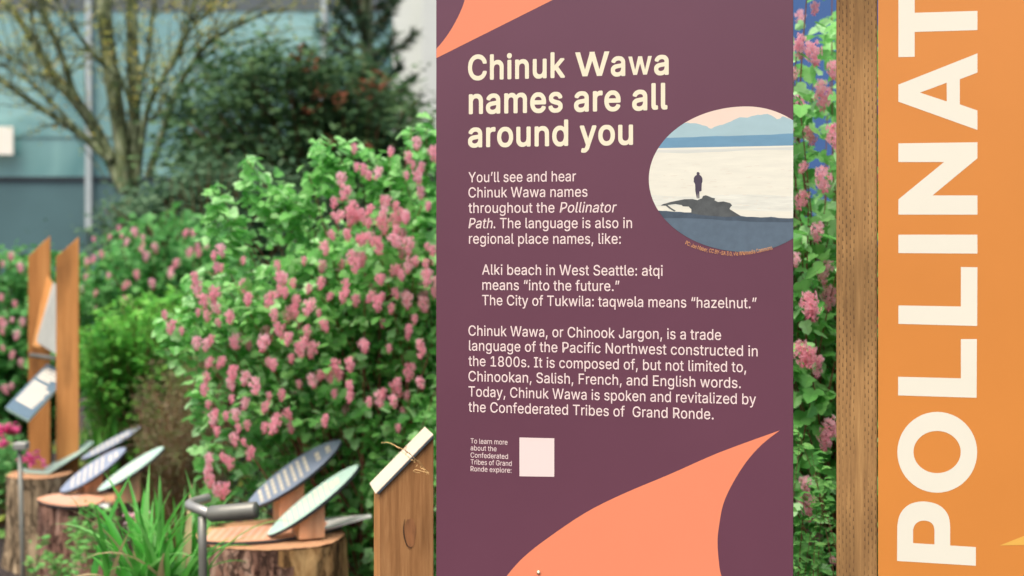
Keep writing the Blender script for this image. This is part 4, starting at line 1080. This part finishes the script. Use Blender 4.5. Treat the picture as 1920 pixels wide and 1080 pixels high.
# ------------------------------------------------------------------ buildings
def wall_px(b, x0, x1, y0, y1, d, th=.1, m=0):
    p, q = P(x0, y1, d), P(x1, y0, d)
    b.box((p.x, d, p.z), (q.x, d + th, q.z), m)
def buildings():
    d = 20.0
    zb = 445 + EYE * F / d
    t = thing('glass_building', 'long teal glass building with pale mullions behind the bare tree', 'building', (P(200, 0, d).x, d, 0))
    mul = [-277 - 442, -277, 165, 607, 1049]
    for a, c in zip(mul, mul[1:]):
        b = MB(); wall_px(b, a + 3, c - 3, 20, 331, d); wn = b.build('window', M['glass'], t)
        b = MB(); wall_px(b, a + 6, c - 6, 256.5, 259, d - .012, .01); b.build('glass_joint', M['lower_panel'], wn)
        b = MB(); wall_px(b, a + 3, c - 3, 340, zb + 10, d); b.build('lower_panel', M['lower_panel'], t)
    for a in mul:
        b = MB(); wall_px(b, a - 5.5, a + 5.5, -350, 430, d - .12, .22); b.build('mullion', M['frame'], t)
    b = MB(); wall_px(b, mul[0], mul[-1], 331.5, 339.5, d - .03, .16); b.build('transom', M['transom'], t)
    b = MB(); wall_px(b, mul[0], mul[-1], -350, 19.5, d - .02, .2); b.build('fascia', M['fascia'], t)
    b = MB(); wall_px(b, -160, 24, 237, 290, d - .18, .04); o = b.build('notice_board', M['notice'], None)
    tag(o, 'blank white notice board fixed to the teal glass at the left edge', 'sign')
    d = 15.0
    t = thing('concrete_wall', 'tall pale grey concrete wall between the conifer and the purple sign', 'wall', (P(900, 0, d).x, d, 0))
    b = MB(); p, q = P(790, 0, d), P(1180, 0, d); b.box((p.x, d, -.2), (q.x, d + 2.2, 7.5)); bevel(b.build('front_face', M['concrete'], t), .02)
    b = MB(); p2 = P(735, 0, d + .5); b.box((p2.x, d + .5, -.2), (p.x - .003, d + 2.2, 7.5)); bevel(b.build('recessed_face', M['concrete'], t), .02)
    d = 17.0
    t = thing('blue_wall', 'blue clad wall glimpsed behind the flowers between the two big signs', 'wall', (P(1600, 0, d).x, d, 0))
    b = MB(); wall_px(b, 1190, 2300, -380, 445 + EYE * F / d + 8, d, .3); b.build('cladding', M['blue_wall'], t)
    b = MB()
    for i in range(9): wall_px(b, 1190 + i * 130, 1194 + i * 130, -380, 445 + EYE * F / d + 8, d - .02, .018)
    b.build('seams', M['frame'], t)
buildings()

# ------------------------------------------------------------------ plants
LEAF_V, LEAF_F = [], []
def make_leaf():
    half = [(-.07, .2), (.06, .43), (.24, .5), (.36, .44), (.45, .3), (.62, .36), (.76, .3), (.86, .17)]
    o = [(0, 0)] + half + [(1, 0)] + [(x, -y) for x, y in half[::-1]]
    z = lambda x, y: .16 * abs(y) - .22 * x * x + .03 * math.sin(9 * x + 7 * abs(y))
    v = [(.42, 0, z(.42, 0) - .03)] + [(x, y, z(x, y)) for x, y in o]
    n = len(o)
    return v, [(0, 1 + i, 1 + (i + 1) % n) for i in range(n)]
LEAF_V, LEAF_F = make_leaf()
OVAL_V = [(0, 0, 0), (.3, .2, .03), (.7, .19, .0), (1, 0, -.1), (.7, -.19, .0), (.3, -.2, .03), (.5, 0, -.03)]
OVAL_F = [(0, 6, 1), (1, 6, 2), (2, 6, 3), (3, 6, 4), (4, 6, 5), (5, 6, 0)]
SLIM_V = [(0, 0, 0), (.4, .07, .02), (1, 0, -.12), (.4, -.07, .02)]
SLIM_F = [(0, 3, 2, 1)]

def flower_mesh(name, seed, origin_scale=1.0):
    """Hanging raceme, unit length: five-petalled florets round a stalk, darker buds at the tip."""
    r = random.Random(seed)
    V = []; Fc = []; mi = []
    def add(vs, fs, m):
        b = len(V); V.extend(vs); Fc.extend(tuple(i + b for i in f) for f in fs); mi.extend([m] * len(fs))
    n = 44
    for i in range(n):
        t = (i + .5) / n
        rad = (.33 * math.sin(math.pi * min(1, t * .72 + .24)) ** .8) * (r.uniform(.75, 1.1) if i % 3 else r.uniform(.1, .6))
        a = i * 2.4 + r.uniform(-.3, .3)
        c = Vector((rad * math.cos(a), rad * math.sin(a), -t * .98 + r.uniform(-.03, .03)))
        out = Vector((math.cos(a), math.sin(a), .25 - .9 * t + r.uniform(-.3, .3))).normalized()
        s1 = out.cross(Vector((.1, .2, 1))).normalized(); s2 = out.cross(s1)
        if t < .84:
            L = .135 * r.uniform(.8, 1.15)
            for k in range(5):
                b = 2 * math.pi * k / 5 + i
                e = s1 * math.cos(b) + s2 * math.sin(b); g = s1 * -math.sin(b) + s2 * math.cos(b)
                add([c, c + e * L * .5 + g * L * .32 + out * .04, c + e * L + out * .015, c + e * L * .5 - g * L * .32 + out * .04], [(0, 1, 2, 3)], 0)
            bk = c - out * .14
            add([bk + s1 * .03, bk - s1 * .015 + s2 * .026, bk - s1 * .015 - s2 * .026, c], [(0, 1, 3), (1, 2, 3), (2, 0, 3)], 1)
        else:
            add([c + s1 * .05, c - s1 * .025 + s2 * .045, c - s1 * .025 - s2 * .045, c + out * .11 - Vector((0, 0, .06)), c - out * .05], [(0, 1, 3), (1, 2, 3), (2, 0, 3), (1, 0, 4), (2, 1, 4), (0, 2, 4)], 1)
    V = [v * origin_scale for v in V]
    return V, Fc, mi
FLW = [flower_mesh('flower', s) for s in (1, 2, 3)]
FLOWER_ME = [raw_mesh('flower_cluster', [tuple(p) for p in v], f, m, [M['pink'], M['pink_deep']]) for v, f, m in FLW]

def inside(x, y, poly):
    c = False
    for i in range(len(poly)):
        (x1, y1), (x2, y2) = poly[i - 1], poly[i]
        if (y1 > y) != (y2 > y) and x < (x2 - x1) * (y - y1) / (y2 - y1) + x1: c = not c
    return c

def curve3(a, c, b, n=10):
    return [a * (1 - t) ** 2 + c * 2 * t * (1 - t) + b * t * t for t in [i / (n - 1) for i in range(n)]]

def shrub(name, label, cat, base, tips, leaf, lmat, smat, size, per, t0=.4, droop=.35, jitter=.05, rad=.006, group=None, seed=1, extra=None, leafname='foliage', rise=.25, stems=True):
    """Stems arch from the base to every tip; leaves sit along their outer part."""
    r = random.Random(seed)
    t = thing(name, label, cat, base, group)
    base = Vector(base)
    sb = MB(); pos = []; out = []
    for k, tip in enumerate(tips):
        tip = Vector(tip)
        b0 = base + Vector((r.uniform(-.18, .18), r.uniform(-.18, .18), -.05))
        ct = b0.lerp(tip, .45); ct.z = b0.z + (tip.z - b0.z) * (.6 + rise * r.random()); ct += Vector((r.uniform(-.08, .08), r.uniform(-.08, .08), 0))
        cv = curve3(b0, ct, tip, 12)
        if stems: sb.tube(cv, [rad * (1.15 - i / 11 * .85) for i in range(12)], 5, 0, False)
        for _ in range(per):
            f = t0 + (1.02 - t0) * r.random() ** .8
            x = min(f, .999) * 11; i = int(x); p = cv[i].lerp(cv[i + 1], x - i)
            o = Vector((r.gauss(0, 1), r.gauss(0, 1), r.gauss(0, .7))).normalized() * jitter * r.random()
            pos.append(p + o); out.append(o / max(jitter, 1e-6) + (tip - base).normalized() * .2)
    if extra is not None:
        for p in extra: pos.append(Vector(p)); out.append((Vector(p) - base).normalized() * .4)
    pos = np.array([tuple(p) for p in pos]); out = np.array([tuple(p) for p in out])
    keep = pos[:, 2] > .02; pos, out = pos[keep], out[keep]
    n = len(pos)
    R = leaf_frames(n, droop, .5, out)
    V, f, mi = scatter(leaf[0], leaf[1], pos, R, np.random.default_rng(seed).uniform(.55, 1.15, n) * size)
    link(leafname, raw_mesh(leafname, V, f, mi, M[lmat], base), t)
    if stems: sb.build('stems', M[smat], t, True)
    return t

def hang_flowers(t, pts, scale, name='flower_cluster', seed=3):
    """Each cluster its own part; past a hundred the smallest share one mesh."""
    r = random.Random(seed)
    items = []
    for p in pts:
        s = scale * (.55 + .65 * r.random())
        items.append((Vector(p), s, r.uniform(0, 6.28), r.gauss(0, .22), r.gauss(0, .22), r.randrange(3)))
    items.sort(key=lambda q: -q[1])
    for p, s, a, tx, ty, k in items[:100]:
        o = link(name, FLOWER_ME[k], t, p)
        o.scale = (s, s, s); o.rotation_euler = (tx, ty, a)
    rest = items[100:]
    if rest:
        V = []; Fc = []; mi = []
        for p, s, a, tx, ty, k in rest:
            Rm = Matrix.Rotation(a, 3, 'Z') @ Matrix.Rotation(tx, 3, 'X')
            b = len(V)
            V += [tuple(Rm @ (v * s) + p) for v in FLW[k][0]]
            Fc += [tuple(i + b for i in f) for f in FLW[k][1]]; mi += FLW[k][2]
        o = link(name, raw_mesh(name, V, Fc, mi, [M['pink'], M['pink_deep']], WLOC[t.name]), t)
        o['kind'] = 'stuff'

def tips_in(poly, n, d0, d1, seed, power=1.0):
    r = random.Random(seed); out = []
    xs = [p[0] for p in poly]; ys = [p[1] for p in poly]
    while len(out) < n:
        x, y = r.uniform(min(xs), max(xs)), r.uniform(min(ys), max(ys))
        if inside(x, y, poly): out.append(P(x, y, d0 + (d1 - d0) * r.random() ** power))
    return [p if p.z > .06 else Vector((p.x, p.y, .06 + .1 * r.random())) for p in out]

def clumps(poly, n, per, rad, d0, d1, seed):
    r = random.Random(seed); out = []
    for c in tips_in(poly, n, d0, d1, seed):
        s_ = rad * r.uniform(.5, 1.5)
        for _ in range(per): out.append(c + Vector((r.gauss(0, s_), r.gauss(0, s_), r.gauss(0, s_ * .7))))
    return out

G_CUR = 'pink flowering currant shrubs'
# main currant behind the purple sign
MAINPOLY = [(305, 600), (345, 560), (370, 500), (395, 500), (450, 480), (520, 465), (585, 440), (610, 400), (690, 375), (740, 350), (800, 315), (1000, 200), (1300, 180), (1350, 500), (1340, 900), (1000, 1000), (830, 990), (700, 960), (640, 990), (560, 960), (440, 935), (395, 920), (385, 800), (365, 700), (320, 640)]
tips = tips_in(MAINPOLY, 460, 4.95, 6.1, 5, .8)
sprigs = [(405, 345), (398, 380), (462, 300), (478, 320), (540, 345), (555, 380), (600, 262), (612, 290), (655, 268), (690, 280), (730, 292), (772, 240), (800, 236), (812, 250), (770, 300), (640, 300), (440, 400), (500, 380), (310, 595), (330, 610), (365, 520), (386, 540), (380, 700), (372, 730), (385, 830), (400, 915), (560, 405), (705, 330), (520, 350), (580, 330), (425, 440), (350, 590), (800, 330), (760, 340)]
tips += [P(x, y, rnd.uniform(5.1, 5.5)) for x, y in sprigs]
base = (P(760, 0, 5.6).x, 5.65, 0)
def hides_wing(p):                   # the air over the front stump stays free of twigs
    x, y = CX + p.x / p.y * F, HZ - (p.z - EYE) / p.y * F
    return 430 < x < 690 and y > 795 and p.y < 5.42
low = [P(rnd.uniform(600, 840), rnd.uniform(770, 1075), rnd.uniform(5.3, 5.75)) for _ in range(1100)]
tips = [p for p in tips if not hides_wing(p)]
low += tips_in([(470, 640), (600, 560), (840, 420), (840, 1000), (640, 980), (500, 900), (420, 850)], 2200, 5.1, 5.7, 77)
low += tips_in([(410, 540), (600, 450), (840, 350), (840, 560), (600, 640), (400, 640)], 1500, 5.0, 5.6, 78)
for sx_, sy_ in sprigs:              # dense new growth up the last hand's breadth of each shoot
    for _ in range(30):
        low.append(P(sx_ + rnd.gauss(0, 9), sy_ + 75 * rnd.random() ** 1.3 + rnd.gauss(0, 4), 5.2 + rnd.gauss(0, .05)))
low += [P(rnd.uniform(590, 840), rnd.uniform(820, 1078), rnd.uniform(5.52, 5.9)) for _ in range(1300)]
low += [P(rnd.uniform(655, 835), rnd.uniform(800, 1078), rnd.uniform(5.2, 5.5)) for _ in range(1100)]
low = [p for p in low if not hides_wing(p)]
cur = shrub('flowering_currant', 'large flowering currant with bright leaves left of the purple sign', 'shrub', base, tips, (LEAF_V, LEAF_F), 'currant', 'stem_red', .046, 34, .42, .35, .065, .005, G_CUR, 9, low)
z6 = [(703,82),(928,58),(835,95),(898,110),(945,148),(890,182),(925,180),(655,185),(712,150),(680,235),(632,278),(700,290),(625,330),(810,270),(855,290),(890,330),(730,320),(760,350),(810,310),(940,235),(970,290),(985,90),(835,410),(855,375),(900,420),(780,420),(720,410),(755,400),(965,440),(985,450),(615,395),(590,435),(420,505),(430,545),(520,490),(480,570),(540,590),(450,600),(495,630),(410,620),(550,645),(575,680),(585,720),(620,620),(425,730),(410,680),(470,765),(675,605),(845,605),(838,660),(860,520),(875,540),(785,630),(890,620),(920,700),(900,735),(895,765),(940,790),(730,790),(205,510),(215,445),(195,470),(130,575),(150,625),(125,545),(15,685),(45,720),(75,745),(195,655),(130,780),(205,715),(200,600),(320,620),(185,855),(170,910),(160,950),(230,855),(265,885),(250,930),(310,905),(340,930),(390,855),(410,860),(380,775),(360,790),(310,1000),(260,990),(175,1010),(200,1040),(240,1050),(270,1040),(520,780),(500,800),(530,740),(560,800),(545,915),(630,860),(685,855),(605,900),(650,900),(630,970),(680,940),(395,980),(440,970),(600,1060),(420,1075),(990,600)]
z5 = [(215,20),(240,120),(380,100),(350,160),(410,200),(565,90),(650,30),(960,60),(185,300),(270,300),(320,320),(470,250),(185,380),(190,440),(250,500),(300,500)]
fl = [P(x / 1.929 + 300, y / 1.929 + 240 - 13, rnd.uniform(4.80, 4.98)) for x, y in z6] + [P(x / 3.6 + 340, y / 3.6 + 780 - 13, rnd.uniform(4.80, 4.98)) for x, y in z5]
for _ in range(60): fl.append(P(rnd.uniform(370, 800), rnd.uniform(480, 800), rnd.uniform(4.85, 5.2)))
for _ in range(40): fl.append(P(rnd.uniform(640, 815), rnd.uniform(300, 560), rnd.uniform(4.85, 5.1)))
hang_flowers(cur, fl, .052)

# currant seen in the slot between the signs
SLOT = [(1380, -60), (1480, -90), (1600, -60), (1720, 60), (1740, 1000), (1600, 1180), (1420, 1150), (1380, 500)]
tips = [p for p in tips_in(SLOT, 320, 3.62, 4.5, 21, 1.0)]
tips = [p for i, p in enumerate(tips) if p.z < 1.85 or i % 2]
base2 = (P(1560, 0, 4.1).x, 4.15, 0)
cur2 = shrub('flowering_currant', 'flowering currant with dangling pink blooms filling the slot between the two signs', 'shrub', base2, tips, (LEAF_V, LEAF_F), 'currant', 'stem_red', .05, 26, .45, .45, .07, .0045, G_CUR, 31)
za = [(85,140),(60,265),(205,240),(140,20),(110,490),(205,480),(100,620),(165,640),(95,730),(150,850),(160,1030),(190,990),(65,960),(120,170),(70,170)]
zc = [(110,30),(190,5),(155,265),(75,215),(120,235),(185,500),(175,540),(95,720),(110,790),(190,1010),(85,790),(130,60),(150,300)]
fl = [P(x / 2 + 1460, y / 2 - 6, rnd.uniform(3.6, 3.72)) for x, y in za] + [P(x / 2 + 1460, y / 2 + 534, rnd.uniform(3.6, 3.75)) for x, y in zc]
for _ in range(30): fl.append(P(rnd.uniform(1400, 1700), rnd.uniform(0, 1000), rnd.uniform(3.8, 4.2)))
hang_flowers(cur2, fl, .057, seed=8)
# lime sprigs at its foot
tips = [P(x, y, 3.5 + rnd.uniform(-.05, .1)) for x, y in ((1500, 830), (1492, 800), (1522, 850), (1535, 880), (1548, 905), (1520, 1000), (1555, 1010), (1500, 1050), (1530, 1040), (1560, 960), (1510, 905))]
shrub('leafy_sprig', 'small lime leaved sprigs growing low in the slot between the signs', 'plant', (P(1530, 0, 3.55).x, 3.55, 0), tips, (OVAL_V, OVAL_F), 'lime', 'stem', .028, 34, .6, .1, .025, .002, None, 4)

# far currants
G_FAR = G_CUR
p1 = [(140, 470), (200, 425), (280, 400), (340, 385), (400, 420), (470, 440), (470, 640), (380, 700), (230, 640), (150, 600)]
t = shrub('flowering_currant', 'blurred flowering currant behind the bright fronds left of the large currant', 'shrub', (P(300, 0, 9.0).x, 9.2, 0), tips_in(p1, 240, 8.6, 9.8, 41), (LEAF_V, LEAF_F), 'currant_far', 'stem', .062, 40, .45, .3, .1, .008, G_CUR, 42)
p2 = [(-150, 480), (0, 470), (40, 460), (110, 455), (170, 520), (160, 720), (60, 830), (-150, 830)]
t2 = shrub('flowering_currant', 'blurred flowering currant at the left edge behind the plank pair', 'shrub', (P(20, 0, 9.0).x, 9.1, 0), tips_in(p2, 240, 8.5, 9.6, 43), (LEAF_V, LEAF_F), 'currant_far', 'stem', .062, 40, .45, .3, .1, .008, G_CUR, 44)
z3 = [(465,205),(505,190),(540,165),(515,375),(440,355),(500,90),(590,80),(635,30),(710,45),(650,75),(760,80),(760,120),(745,145),(820,125),(985,60),(1030,50),(1050,125),(1105,115),(1015,150),(580,280),(460,290),(685,330),(805,315),(915,250),(910,270),(780,170),(710,430),(665,410),(560,525),(505,460),(725,270),(945,210),(680,100),(1000,50),(1060,150)]
hang_flowers(t, [P(x / 2.843, y / 2.843 + 412, rnd.uniform(8.4, 8.6)) for x, y in z3], .052, seed=5)
z3b = [(10,520),(65,520),(60,175),(105,230),(120,525),(10,670),(70,700),(20,880),(60,870),(95,590),(5,395),(75,430),(5,580),(30,540),(110,740),(15,220)]
hang_flowers(t2, [P(x / 2.843, y / 2.843 + 412, rnd.uniform(8.3, 8.5)) for x, y in z3b], .052, seed=6)

# bright fronds
pf = [(150, 590), (230, 560), (330, 530), (390, 570), (400, 650), (330, 700), (260, 690), (180, 740), (140, 700)]
shrub('frond_shrub', 'bright green feathery shrub between the plank pair and the large currant', 'shrub', (P(265, 0, 8.0).x, 8.0, 0), tips_in(pf, 190, 7.6, 8.4, 51), (OVAL_V, OVAL_F), 'bright', 'stem', .055, 60, .35, .1, .07, .006, None, 52)
# brown heath
ph = [(235, 740), (300, 660), (380, 620), (430, 660), (430, 850), (300, 850), (240, 810)]
shrub('heath_shrub', 'brown twiggy heath shrub left of the large currant', 'shrub', (P(340, 0, 7.3).x, 7.4, 0), tips_in(ph, 190, 6.9, 7.8, 61), (SLIM_V, SLIM_F), 'heath', 'twig', .05, 26, .3, .0, .05, .003, None, 62)
# dark evergreen masses before the glass building
pe = [(380, 150), (440, 110), (520, 90), (600, 105), (680, 100), (745, 150), (790, 190), (830, 260), (900, 420), (900, 560), (520, 560), (420, 450), (340, 340), (330, 240)]
tp = tips_in(pe, 520, 10.6, 12.2, 71)
ev = shrub('evergreen_shrub', 'tall dark evergreen shrub with a few red new shoots beside the pale wall', 'shrub', (P(640, 0, 11.4).x, 11.4, 0), tp, (OVAL_V, OVAL_F), 'evergreen', 'stem', .085, 62, .4, .1, .16, .012, None, 72, clumps(pe, 130, 140, .17, 10.6, 11.8, 73))
for x, y in ((580, 125), (565, 110), (712, 150), (715, 165), (605, 180), (640, 185), (583, 205), (680, 165), (690, 285), (620, 265)):
    rp = np.array([tuple(P(x + rnd.gauss(0, 7), y + rnd.gauss(0, 9), 10.45 + rnd.random() * .12)) for _ in range(9)])
    V, f, mi = scatter(OVAL_V, OVAL_F, rp, leaf_frames(9, -.4), np.full(9, .075))
    link('new_shoot', raw_mesh('new_shoot', V, f, mi, M['red_leaf'], WLOC[ev.name]), ev)
pg = [(185, 400), (215, 362), (250, 368), (300, 340), (380, 300), (470, 300), (560, 340), (640, 400), (640, 560), (250, 560), (180, 470)]
shrub('grey_green_shrub', 'low grey green shrub round the foot of the bare tree', 'shrub', (P(390, 0, 10.4).x, 10.4, 0), tips_in(pg, 460, 10.0, 10.9, 81), (OVAL_V, OVAL_F), 'greygreen', 'stem', .07, 46, .4, .1, .14, .01, None, 82, clumps(pg, 80, 110, .13, 10.1, 10.8, 83))

# conifer
def conifer():
    d = 13.0
    b = Vector((P(684, 0, d).x, d, 0))
    t = thing('conifer_tree', 'slim dark conifer with upturned boughs in front of the pale wall', 'tree', b)
    m = MB(); m.tube([b, b + Vector((.03, 0, 2.5)), b + Vector((0, 0, 5.6))], [.11, .08, .015], 8); m.build('trunk', M['tree_bark'], t, True)
    pos = []; fw = []
    bm = MB()
    r = random.Random(4)
    for k in range(70):
        z = 1.6 + 3.6 * k / 70
        a = k * 2.4 + r.uniform(-.3, .3); L = (.62 - .35 * (k / 70)) * r.uniform(.6, 1.15)
        p0 = b + Vector((0, 0, z)); p2 = p0 + Vector((math.cos(a) * L, math.sin(a) * L, L * r.uniform(.25, .75)))
        pc = p0 + Vector((math.cos(a) * L * .7, math.sin(a) * L * .7, -.05))
        cv = curve3(p0, pc, p2, 8); bm.tube(cv, [.016 - .0017 * i for i in range(8)], 4, 0, False)
        for _ in range(170):
            f_ = .15 + .85 * r.random(); x = min(f_, .999) * 7; i = int(x)
            pos.append(tuple(cv[i].lerp(cv[i + 1], x - i)))
            dr = (cv[i + 1] - cv[i]).normalized()
            fw.append(tuple(dr * .7 + Vector((r.gauss(0, .7), r.gauss(0, .7), r.gauss(.1, .6)))))
    bm.build('boughs', M['stem'], t, True)
    R = frames(np.array(fw), rng.normal(0, 1, (len(fw), 3)))
    V, f, mi = scatter([(0, 0, 0), (.5, .08, 0), (1, 0, 0), (.5, -.08, 0)], [(0, 3, 2, 1)], np.array(pos), R, rng.uniform(.06, .14, len(pos)))
    link('needles', raw_mesh('needles', V, f, mi, M['needle'], b), t)
conifer()

# bare multi-stemmed tree
def bare_tree():
    d = 12.0; k = 2.348
    b = Vector((P(242, 0, d).x, d, 0))
    t = thing('bare_tree', 'many stemmed mossy tree barely in leaf before the glass building', 'tree', b)
    m = MB(); buds = []
    r = random.Random(17)
    m.tube([b + Vector((0, 0, -.1)), b + Vector((0, 0, 1.0)), P(245, 395, d), P(247, 372, d)], [.17, .14, .11, .06], 12)
    L = [([(560, 850), (545, 700), (520, 520), (490, 330), (465, 120), (455, -60), (450, -320)], 30, 25),
         ([(580, 860), (592, 640), (590, 420), (582, 200), (580, 0), (590, -320)], 24, 20),
         ([(545, 830), (480, 690), (390, 520), (300, 410), (215, 300), (150, 190), (80, 80), (-40, -60)], 26, 11),
         ([(400, 540), (320, 400), (285, 280), (230, 150), (180, 30), (150, -140)], 15, 7),
         ([(490, 710), (360, 595), (250, 520), (140, 450), (0, 355), (-160, 270)], 17, 8),
         ([(330, 560), (225, 450), (110, 345), (0, 280), (-140, 215)], 9, 4),
         ([(300, 410), (170, 330), (60, 260), (-100, 190)], 8, 4),
         ([(595, 780), (585, 520), (530, 350), (420, 255), (330, 130), (250, 10)], 10, 4),
         ([(605, 800), (640, 520), (700, 370), (780, 250), (830, 100), (870, -60)], 12, 6),
         ([(650, 780), (715, 590), (770, 420), (840, 290), (930, 180), (1050, 110), (1160, 60)], 15, 7),
         ([(700, 370), (790, 200), (880, 90), (980, 20), (1060, -40)], 8, 4),
         ([(840, 290), (960, 210), (1060, 190), (1180, 150)], 6, 3),
         ([(560, 620), (600, 450), (650, 250), (670, 80), (690, -80)], 10, 5),
         ([(215, 300), (150, 150), (140, 40), (160, -60)], 7, 4),
         ([(600, 560), (690, 500), (720, 420)], 7, 4)]
    tips = []
    for pts, w0, w1 in L:
        z0 = r.uniform(-.5, .6)
        n = len(pts)
        w3 = [tuple(P(x / k, y / k, d + z0 * (i / (n - 1)) ** 1.0)) for i, (x, y) in enumerate(pts)]
        cv = [Vector(p) for p in smooth_loop(w3, False, 4)]
        N_ = len(cv)
        m.tube(cv, [(w0 + (w1 - w0) * i / (N_ - 1)) / k / F * d * 1.25 for i in range(N_)], 8, 0, False)
        for i in range(N_ // 4, N_): tips.append((cv[i], (cv[i] - cv[i - 1]).normalized(), i / N_))
    tw = MB()
    for _ in range(260):
        p, dr, f_ = r.choice(tips)
        ln = r.uniform(.3, .9)
        dv = (dr * .7 + Vector((r.gauss(0, .5), r.gauss(0, .5), r.gauss(.2, .4)))).normalized()
        e = p + dv * ln; c = p.lerp(e, .5) + Vector((r.gauss(0, .05), 0, r.gauss(0.02, .06)))
        cv = curve3(p, c, e, 7)
        tw.tube(cv, [.0085 - .001 * i for i in range(7)], 4, 0, False)
        for _ in range(r.randint(4, 14)): buds.append(tuple(cv[r.randint(2, 6)] + Vector((r.gauss(0, .04), r.gauss(0, .04), r.gauss(0, .03)))))
    for _ in range(700): 
        p, dr, f_ = r.choice(tips)
        buds.append(tuple(p + Vector((r.gauss(0, .13), r.gauss(0, .13), r.gauss(0, .13)))))
    m.build('trunk', M['tree_bark'], t, True)
    tw.build('twigs', M['tree_bark'], t, True)
    n = len(buds)
    V, f, mi = scatter(OVAL_V, OVAL_F, np.array(buds), leaf_frames(n, 0), rng.uniform(.025, .055, n))
    link('young_leaves', raw_mesh('young_leaves', V, f, mi, M['bud'], b), t)
bare_tree()

# strap-leaved clumps
def blades(name, label, base, n, length, width, seed, spread=1.0, mat='blade', straw=.045):
    r = random.Random(seed)
    base = Vector(base)
    t = thing(name, label, 'plant', base)
    g = MB(); s = MB()
    for _ in range(n):
        a = r.uniform(0, 6.28); L = length * r.uniform(.55, 1.1); lean = spread * r.uniform(.05, 1.0)
        p0 = base + Vector((r.gauss(0, .06), r.gauss(0, .06), -.03))
        hd = Vector((math.cos(a), math.sin(a), 0)); sd_ = Vector((-hd.y, hd.x, 0))
        prev = None; th = .12 + .35 * lean; p = p0.copy(); ns = 10; pts = []
        w_ = width * r.uniform(.7, 1.15)
        dead = r.random() < straw; tgt = s if dead else g
        curl = (1.5 if dead else 1.15) * lean * r.uniform(.7, 1.5)
        for i in range(ns + 1):
            f_ = i / ns
            an = th + curl * f_ ** 1.7
            if i: p = p + (hd * math.sin(an) + ZV * math.cos(an)) * (L / ns)
            ww = w_ * (1 - f_ ** 2.6) * (.7 + .3 * min(1, f_ * 4))
            up = hd * math.cos(an) - ZV * math.sin(an)
            pts += [p - sd_ * ww - up * ww * .35, p.copy(), p + sd_ * ww - up * ww * .35]
        fs = []
        for i in range(ns):
            q = i * 3
            fs += [(q, q + 1, q + 4, q + 3), (q + 1, q + 2, q + 5, q + 4)]
        tgt.add(pts, fs)
    g.build('blades', M[mat], t, True)
    if s.v: s.build('withered_blades', M['straw'], t, True)
blades('iris_clump', 'clump of arching strap leaves left of the front stump', (P(285, 0, 4.45).x, 4.45, P(0, 1130, 4.45).z), 95, .44, .0155, 5, 1.0)
blades('iris_clump', 'small upright strap leaf tuft behind the plank pair', (P(190, 0, 7.7).x, 7.7, P(0, 880, 7.7).z), 34, .36, .014, 9, .5, 'bright', .1)
blades('iris_clump', 'thin tuft of leaves between the front stump and iris clump', (P(345, 0, 5.3).x, 5.3, P(0, 1010, 5.3).z - .1), 22, .42, .009, 13, .6)

# lime sprigs beside the mid stump
for label, pts, d, c in (('lime green ferny sprig in front of the mid stump', [(165, 950), (185, 965), (205, 975), (215, 955), (180, 1000), (150, 985), (195, 1010)], 5.9, (180, 1060)),
                         ('low lime sprig at the foot of the mid stump', [(70, 1010), (90, 1040), (120, 1045), (140, 1055), (155, 1020), (110, 1065), (60, 1050)], 5.7, (110, 1100))):
    tips = [P(x, y, d + rnd.uniform(-.08, .08)) for x, y in pts]
    shrub('leafy_sprig', label, 'plant', (P(c[0], 0, d).x, d, 0), tips, (OVAL_V, OVAL_F), 'lime', 'stem', .036, 40, .55, .0, .035, .0025, 'lime sprigs by the stumps', int(pts[0][0]))

# azalea with magenta blooms at the left edge
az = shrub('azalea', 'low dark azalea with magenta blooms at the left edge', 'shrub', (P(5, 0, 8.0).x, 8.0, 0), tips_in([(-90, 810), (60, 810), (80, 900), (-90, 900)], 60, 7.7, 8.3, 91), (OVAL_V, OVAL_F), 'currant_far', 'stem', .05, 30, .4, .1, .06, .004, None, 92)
for n_, x, y, sx_, sy_, dd in ((90, 10, 805, 16, 5, 7.6), (40, 60, 859, 9, 5, 7.0), (20, 7, 830, 5, 3, 7.5)):
    bp = np.array([tuple(P(rnd.gauss(x, sx_), rnd.gauss(y, sy_), dd + rnd.random() * .08)) for _ in range(n_)])
    V, f, mi = scatter(OVAL_V, OVAL_F, bp, leaf_frames(n_, 0, .8), np.full(n_, .045))
    link('bloom', raw_mesh('bloom', V, f, mi, M['magenta'], WLOC[az.name]), az)
pc = [(P(250 + dx, 965 + dy, 5.4)) for dx, dy in ((0, 0), (6, 8), (-4, 16), (10, 4), (14, -2), (0, 22))]
fl_ = shrub('pink_sprig', 'small pink flowered sprig between the mid stump and the iris clump', 'plant', (P(252, 0, 5.4).x, 5.4, 0), pc, (OVAL_V, OVAL_F), 'currant', 'stem', .03, 16, .6, .1, .03, .002, None, 5)
V, f, mi = scatter(OVAL_V, OVAL_F, np.array([tuple(p + Vector((rnd.gauss(0, .012), -.03, rnd.gauss(0, .012)))) for p in pc for _ in range(7)]), leaf_frames(42, 0, .8), np.full(42, .026))
link('blooms', raw_mesh('blooms', V, f, mi, M['pink'], WLOC[fl_.name]), fl_)

# ground cover between the shrubs
def cover():
    n = 9000
    x = rng.uniform(-4.6, 2.6, n); y = rng.uniform(7.2, 11.5, n)
    keep = (np.sin(x * 2.3 + 1) * np.sin(y * 1.9) > -.35)
    x, y = x[keep], y[keep]; n = len(x)
    z = np.abs(rng.normal(0, .09, n)) + .02
    V, f, mi = scatter(OVAL_V, OVAL_F, np.stack([x, y, z], 1), leaf_frames(n, -.1), rng.uniform(.04, .09, n))
    tag(link('ground_cover', raw_mesh('ground_cover', V, f, mi, M['cover'])), kind='stuff')
cover()
